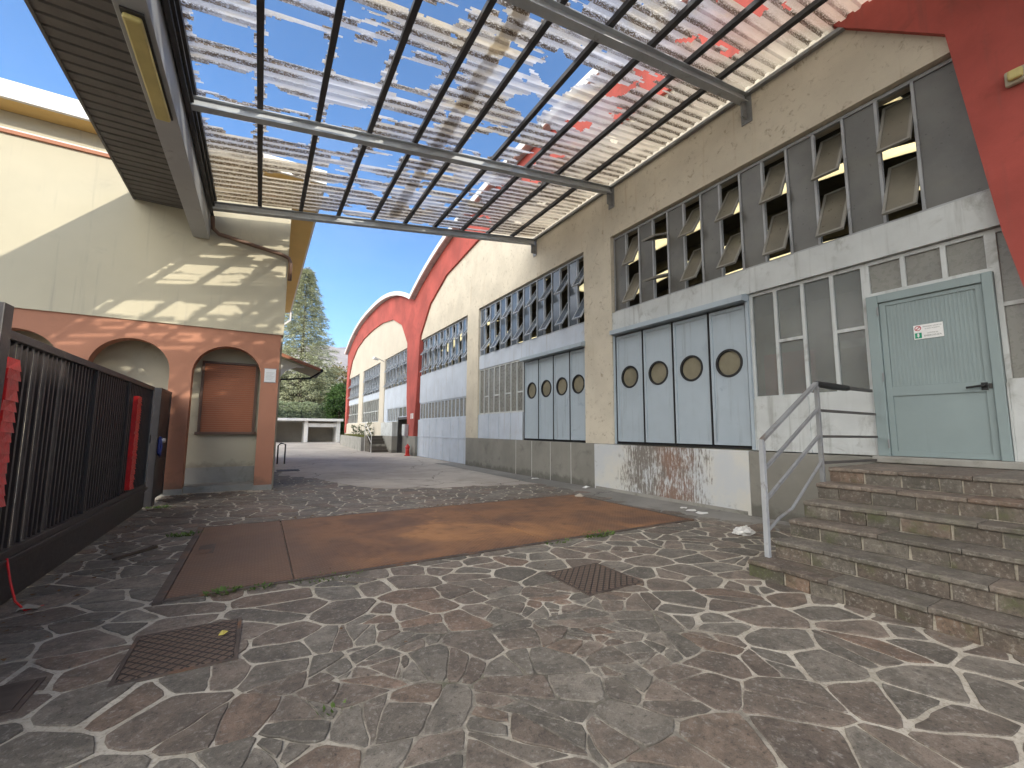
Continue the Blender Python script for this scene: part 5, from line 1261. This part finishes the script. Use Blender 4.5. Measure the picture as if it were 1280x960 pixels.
# planter growth
b = MB(); tone = []
for _ in range(1500):
    y = random.uniform(30.0, 43.4); x0_ = 6.1 + .8 * (y - 30) / 13.6; p = Vector((random.uniform(x0_ - .05, x0_ + .7), y, .8)); l = random.uniform(.08, .3); d = Vector((random.gauss(0, .3), random.gauss(0, .3), 1)).normalized() * l; s_ = Vector((random.gauss(0, 1), random.gauss(0, 1), 0)).normalized() * .03
    b.add([p - s_, p + s_, p + d], [(0, 1, 2)]); tone.append(random.random())
register(b.build('bank_grass', 'f_grass', tone=tone), 'short green grass growing behind the planter wall', 'grass', kind='stuff')
for i, (x, y, h, lb) in enumerate(((7.1, 33.2, 1.2, 'thin shrub in the planter nearest the side steps'), (7.15, 36.4, 1.0, 'thin shrub in the middle of the planter'), (7.15, 39.6, 1.0, 'thin shrub at the far end of the planter'))):
    blob_tree('thin_shrub', lb, 'shrub', x, y, h, .3, 'f_dark', 18, 14, .07, .1, z0=.8, group='shrubs in the planter')

# mountain
hv = []; hf = []; nxh, nyh = 90, 30
for j in range(nyh + 1):
    for i in range(nxh + 1):
        x = -900 + 2200 * i / nxh; y = 480 + 620 * j / nyh; f = j / nyh
        z = f ** .8 * (185 + 45 * n2(x * .0044, .4) + 24 * n2(x * .014, y * .008) + 12 * n2(x * .04, y * .024)) - 4
        hv.append((x, y, z))
for j in range(nyh):
    for i in range(nxh): a = j * (nxh + 1) + i; hf.append((a, a + 1, a + nxh + 2, a + nxh + 1))
b = MB(); b.add(hv, hf); register(b.build('mountain', 'hill', smooth=True), 'pale bare mountainside far beyond the trees', 'mountain', kind='structure')

# unseen houses across the street, added to bounce warm sunlight onto the facade
for (x, y, l_, h_, lb) in ((-24, -6, 22, 9, 'added out-of-view sunlit cream house across the street opposite the gate'), (-24, 20, 18, 7.5, 'added out-of-view sunlit pale house across the street beyond the arcade')):
    t_ = thing('street_house', lb, 'house', (x, y, 0)); b = MB(); b.box(x - 8, x, y - l_ / 2, y + l_ / 2, 0, h_); b.build('wall', 'house_cream', t_)
    b = MB(); b.add([(x - 8.5, y - l_ / 2 - .5, h_), (x + .5, y - l_ / 2 - .5, h_), (x + .5, y + l_ / 2 + .5, h_), (x - 8.5, y + l_ / 2 + .5, h_), (x - 4, y - l_ / 2 + 2, h_ + 2), (x - 4, y + l_ / 2 - 2, h_ + 2)], [(0, 1, 4), (1, 2, 5, 4), (2, 3, 5), (3, 0, 4, 5), (0, 3, 2, 1)]); b.build('roof', 'tile', t_)
    for fl_ in range(2):
        for k in range(5):
            yy = y - l_ / 2 + 2 + k * (l_ - 4) / 4.5; zz = 1.2 + fl_ * 3.2; b = MB(); b.box(x + .01, x + .05, yy, yy + 1.1, zz, zz + 1.5); b.build('shutter', 'shutter', t_)

# pale valley air
HZ = MB(); HZ.box(-4050, 4050, -4050, 4050, -1.0, 380.)
t = bpy.data.materials.new('valley_haze'); t.use_nodes = True; t.node_tree.nodes.clear()
vo = t.node_tree.nodes.new('ShaderNodeOutputMaterial'); pv = t.node_tree.nodes.new('ShaderNodeVolumePrincipled')
pv.inputs['Color'].default_value = (.80, .88, .97, 1); pv.inputs['Density'].default_value = .0002; pv.inputs['Anisotropy'].default_value = .2
t.node_tree.links.new(pv.outputs[0], vo.inputs['Volume'])
register(HZ.build('haze', t), 'thin pale haze filling the valley air', 'haze', kind='stuff')

# ------------------------------------------------------------------ world, sun, camera
SUNV = Vector((1, -2.1, 1.05)).normalized()
w = bpy.data.worlds.new('World'); sc.world = w; w.use_nodes = True; nt_ = w.node_tree; nt_.nodes.clear()
out = nt_.nodes.new('ShaderNodeOutputWorld'); bg = nt_.nodes.new('ShaderNodeBackground'); sky = nt_.nodes.new('ShaderNodeTexSky')
sky.sky_type = 'NISHITA'; sky.sun_disc = False; sky.sun_elevation = math.asin(SUNV.z); sky.sun_rotation = math.atan2(SUNV.x, SUNV.y)
sky.altitude = 200; sky.air_density = .9; sky.dust_density = .2; sky.ozone_density = 4.0
# thin high cloud veil
tc = nt_.nodes.new('ShaderNodeTexCoord'); mp = nt_.nodes.new('ShaderNodeMapping'); mp.inputs['Scale'].default_value = (1.2, 2.2, 6)
ns = nt_.nodes.new('ShaderNodeTexNoise'); ns.inputs['Scale'].default_value = 1.6; ns.inputs['Detail'].default_value = 6
mr = nt_.nodes.new('ShaderNodeMapRange'); mr.inputs[1].default_value = .5; mr.inputs[2].default_value = .8; mr.inputs[3].default_value = 0; mr.inputs[4].default_value = .14
mx = nt_.nodes.new('ShaderNodeMix'); mx.data_type = 'RGBA'; mx.inputs[7].default_value = (3.2, 3.7, 4.4, 1)
L = nt_.links.new
L(tc.outputs['Generated'], mp.inputs[0]); L(mp.outputs[0], ns.inputs['Vector']); L(ns.outputs['Fac'], mr.inputs[0]); L(mr.outputs[0], mx.inputs[0]); hs = nt_.nodes.new('ShaderNodeHueSaturation'); hs.inputs['Saturation'].default_value = 1.16; hs.inputs['Value'].default_value = 1.2; L(sky.outputs[0], hs.inputs['Color']); L(hs.outputs[0], mx.inputs[6]); sx = nt_.nodes.new('ShaderNodeVectorMath'); sx.operation = 'DOT_PRODUCT'; L(tc.outputs['Generated'], sx.inputs[0]); sx.inputs[1].default_value = (-.97, -.24, 0)
ms = nt_.nodes.new('ShaderNodeMapRange'); ms.interpolation_type = 'SMOOTHSTEP'; ms.inputs[1].default_value = .22; ms.inputs[2].default_value = .6; L(sx.outputs['Value'], ms.inputs[0])
nb_ = nt_.nodes.new('ShaderNodeTexNoise'); nb_.inputs['Scale'].default_value = 2.2; nb_.inputs['Detail'].default_value = 7; nb_.inputs['Roughness'].default_value = .6; L(tc.outputs['Generated'], nb_.inputs['Vector'])
mc_ = nt_.nodes.new('ShaderNodeMapRange'); mc_.interpolation_type = 'SMOOTHSTEP'; mc_.inputs[1].default_value = .34; mc_.inputs[2].default_value = .50; L(nb_.outputs['Fac'], mc_.inputs[0])
mm = nt_.nodes.new('ShaderNodeMath'); mm.operation = 'MULTIPLY'; L(ms.outputs[0], mm.inputs[0]); L(mc_.outputs[0], mm.inputs[1])
m2_ = nt_.nodes.new('ShaderNodeMix'); m2_.data_type = 'RGBA'; m2_.inputs[7].default_value = (24.5, 23.8, 22.4, 1)      # overbright cloud bank added out of view to fill the shade
L(mm.outputs[0], m2_.inputs[0]); L(mx.outputs[2], m2_.inputs[6]); L(m2_.outputs[2], bg.inputs[0])
bg.inputs[1].default_value = .09; L(bg.outputs[0], out.inputs[0])
sd = bpy.data.lights.new('Sun', 'SUN'); sd.energy = 2.0; sd.angle = radians(.5); sd.color = (1, .93, .80)
so = bpy.data.objects.new('Sun', sd); COL.objects.link(so); so.rotation_euler = SUNV.to_track_quat('Z', 'Y').to_euler(); so.location = (20, -40, 40)

yaw, pitch, roll, F, H = radians(30.40769), radians(6.16075), radians(.38604), 534.5734, 1.45
f = Vector((sin(yaw) * cos(pitch), cos(yaw) * cos(pitch), sin(pitch))); r0 = Vector((cos(yaw), -sin(yaw), 0)); u0 = r0.cross(f)
r_ = r0 * cos(roll) + u0 * sin(roll); u_ = u0 * cos(roll) - r0 * sin(roll)
cam = bpy.data.cameras.new('Camera'); cam.sensor_width = 36; cam.sensor_fit = 'HORIZONTAL'; cam.lens = 36 * F / 1280; cam.clip_start = .05; cam.clip_end = 9000
co = bpy.data.objects.new('Camera', cam); COL.objects.link(co)
co.matrix_world = Matrix(((r_.x, u_.x, -f.x, 0), (r_.y, u_.y, -f.y, 0), (r_.z, u_.z, -f.z, H), (0, 0, 0, 1)))
sc.camera = co
vs_ = sc.view_settings; sc.display_settings.display_device = 'sRGB'; vs_.view_transform = 'Standard'; vs_.look = 'None'; vs_.exposure = 1.38; vs_.gamma = 1; vs_.use_curve_mapping = False
cy = sc.cycles; cy.max_bounces = 10; cy.diffuse_bounces = 5; cy.glossy_bounces = 4; cy.transmission_bounces = 6; cy.transparent_max_bounces = 16; cy.caustics_reflective = False; cy.caustics_refractive = False; cy.use_denoising = True; cy.sample_clamp_indirect = 6
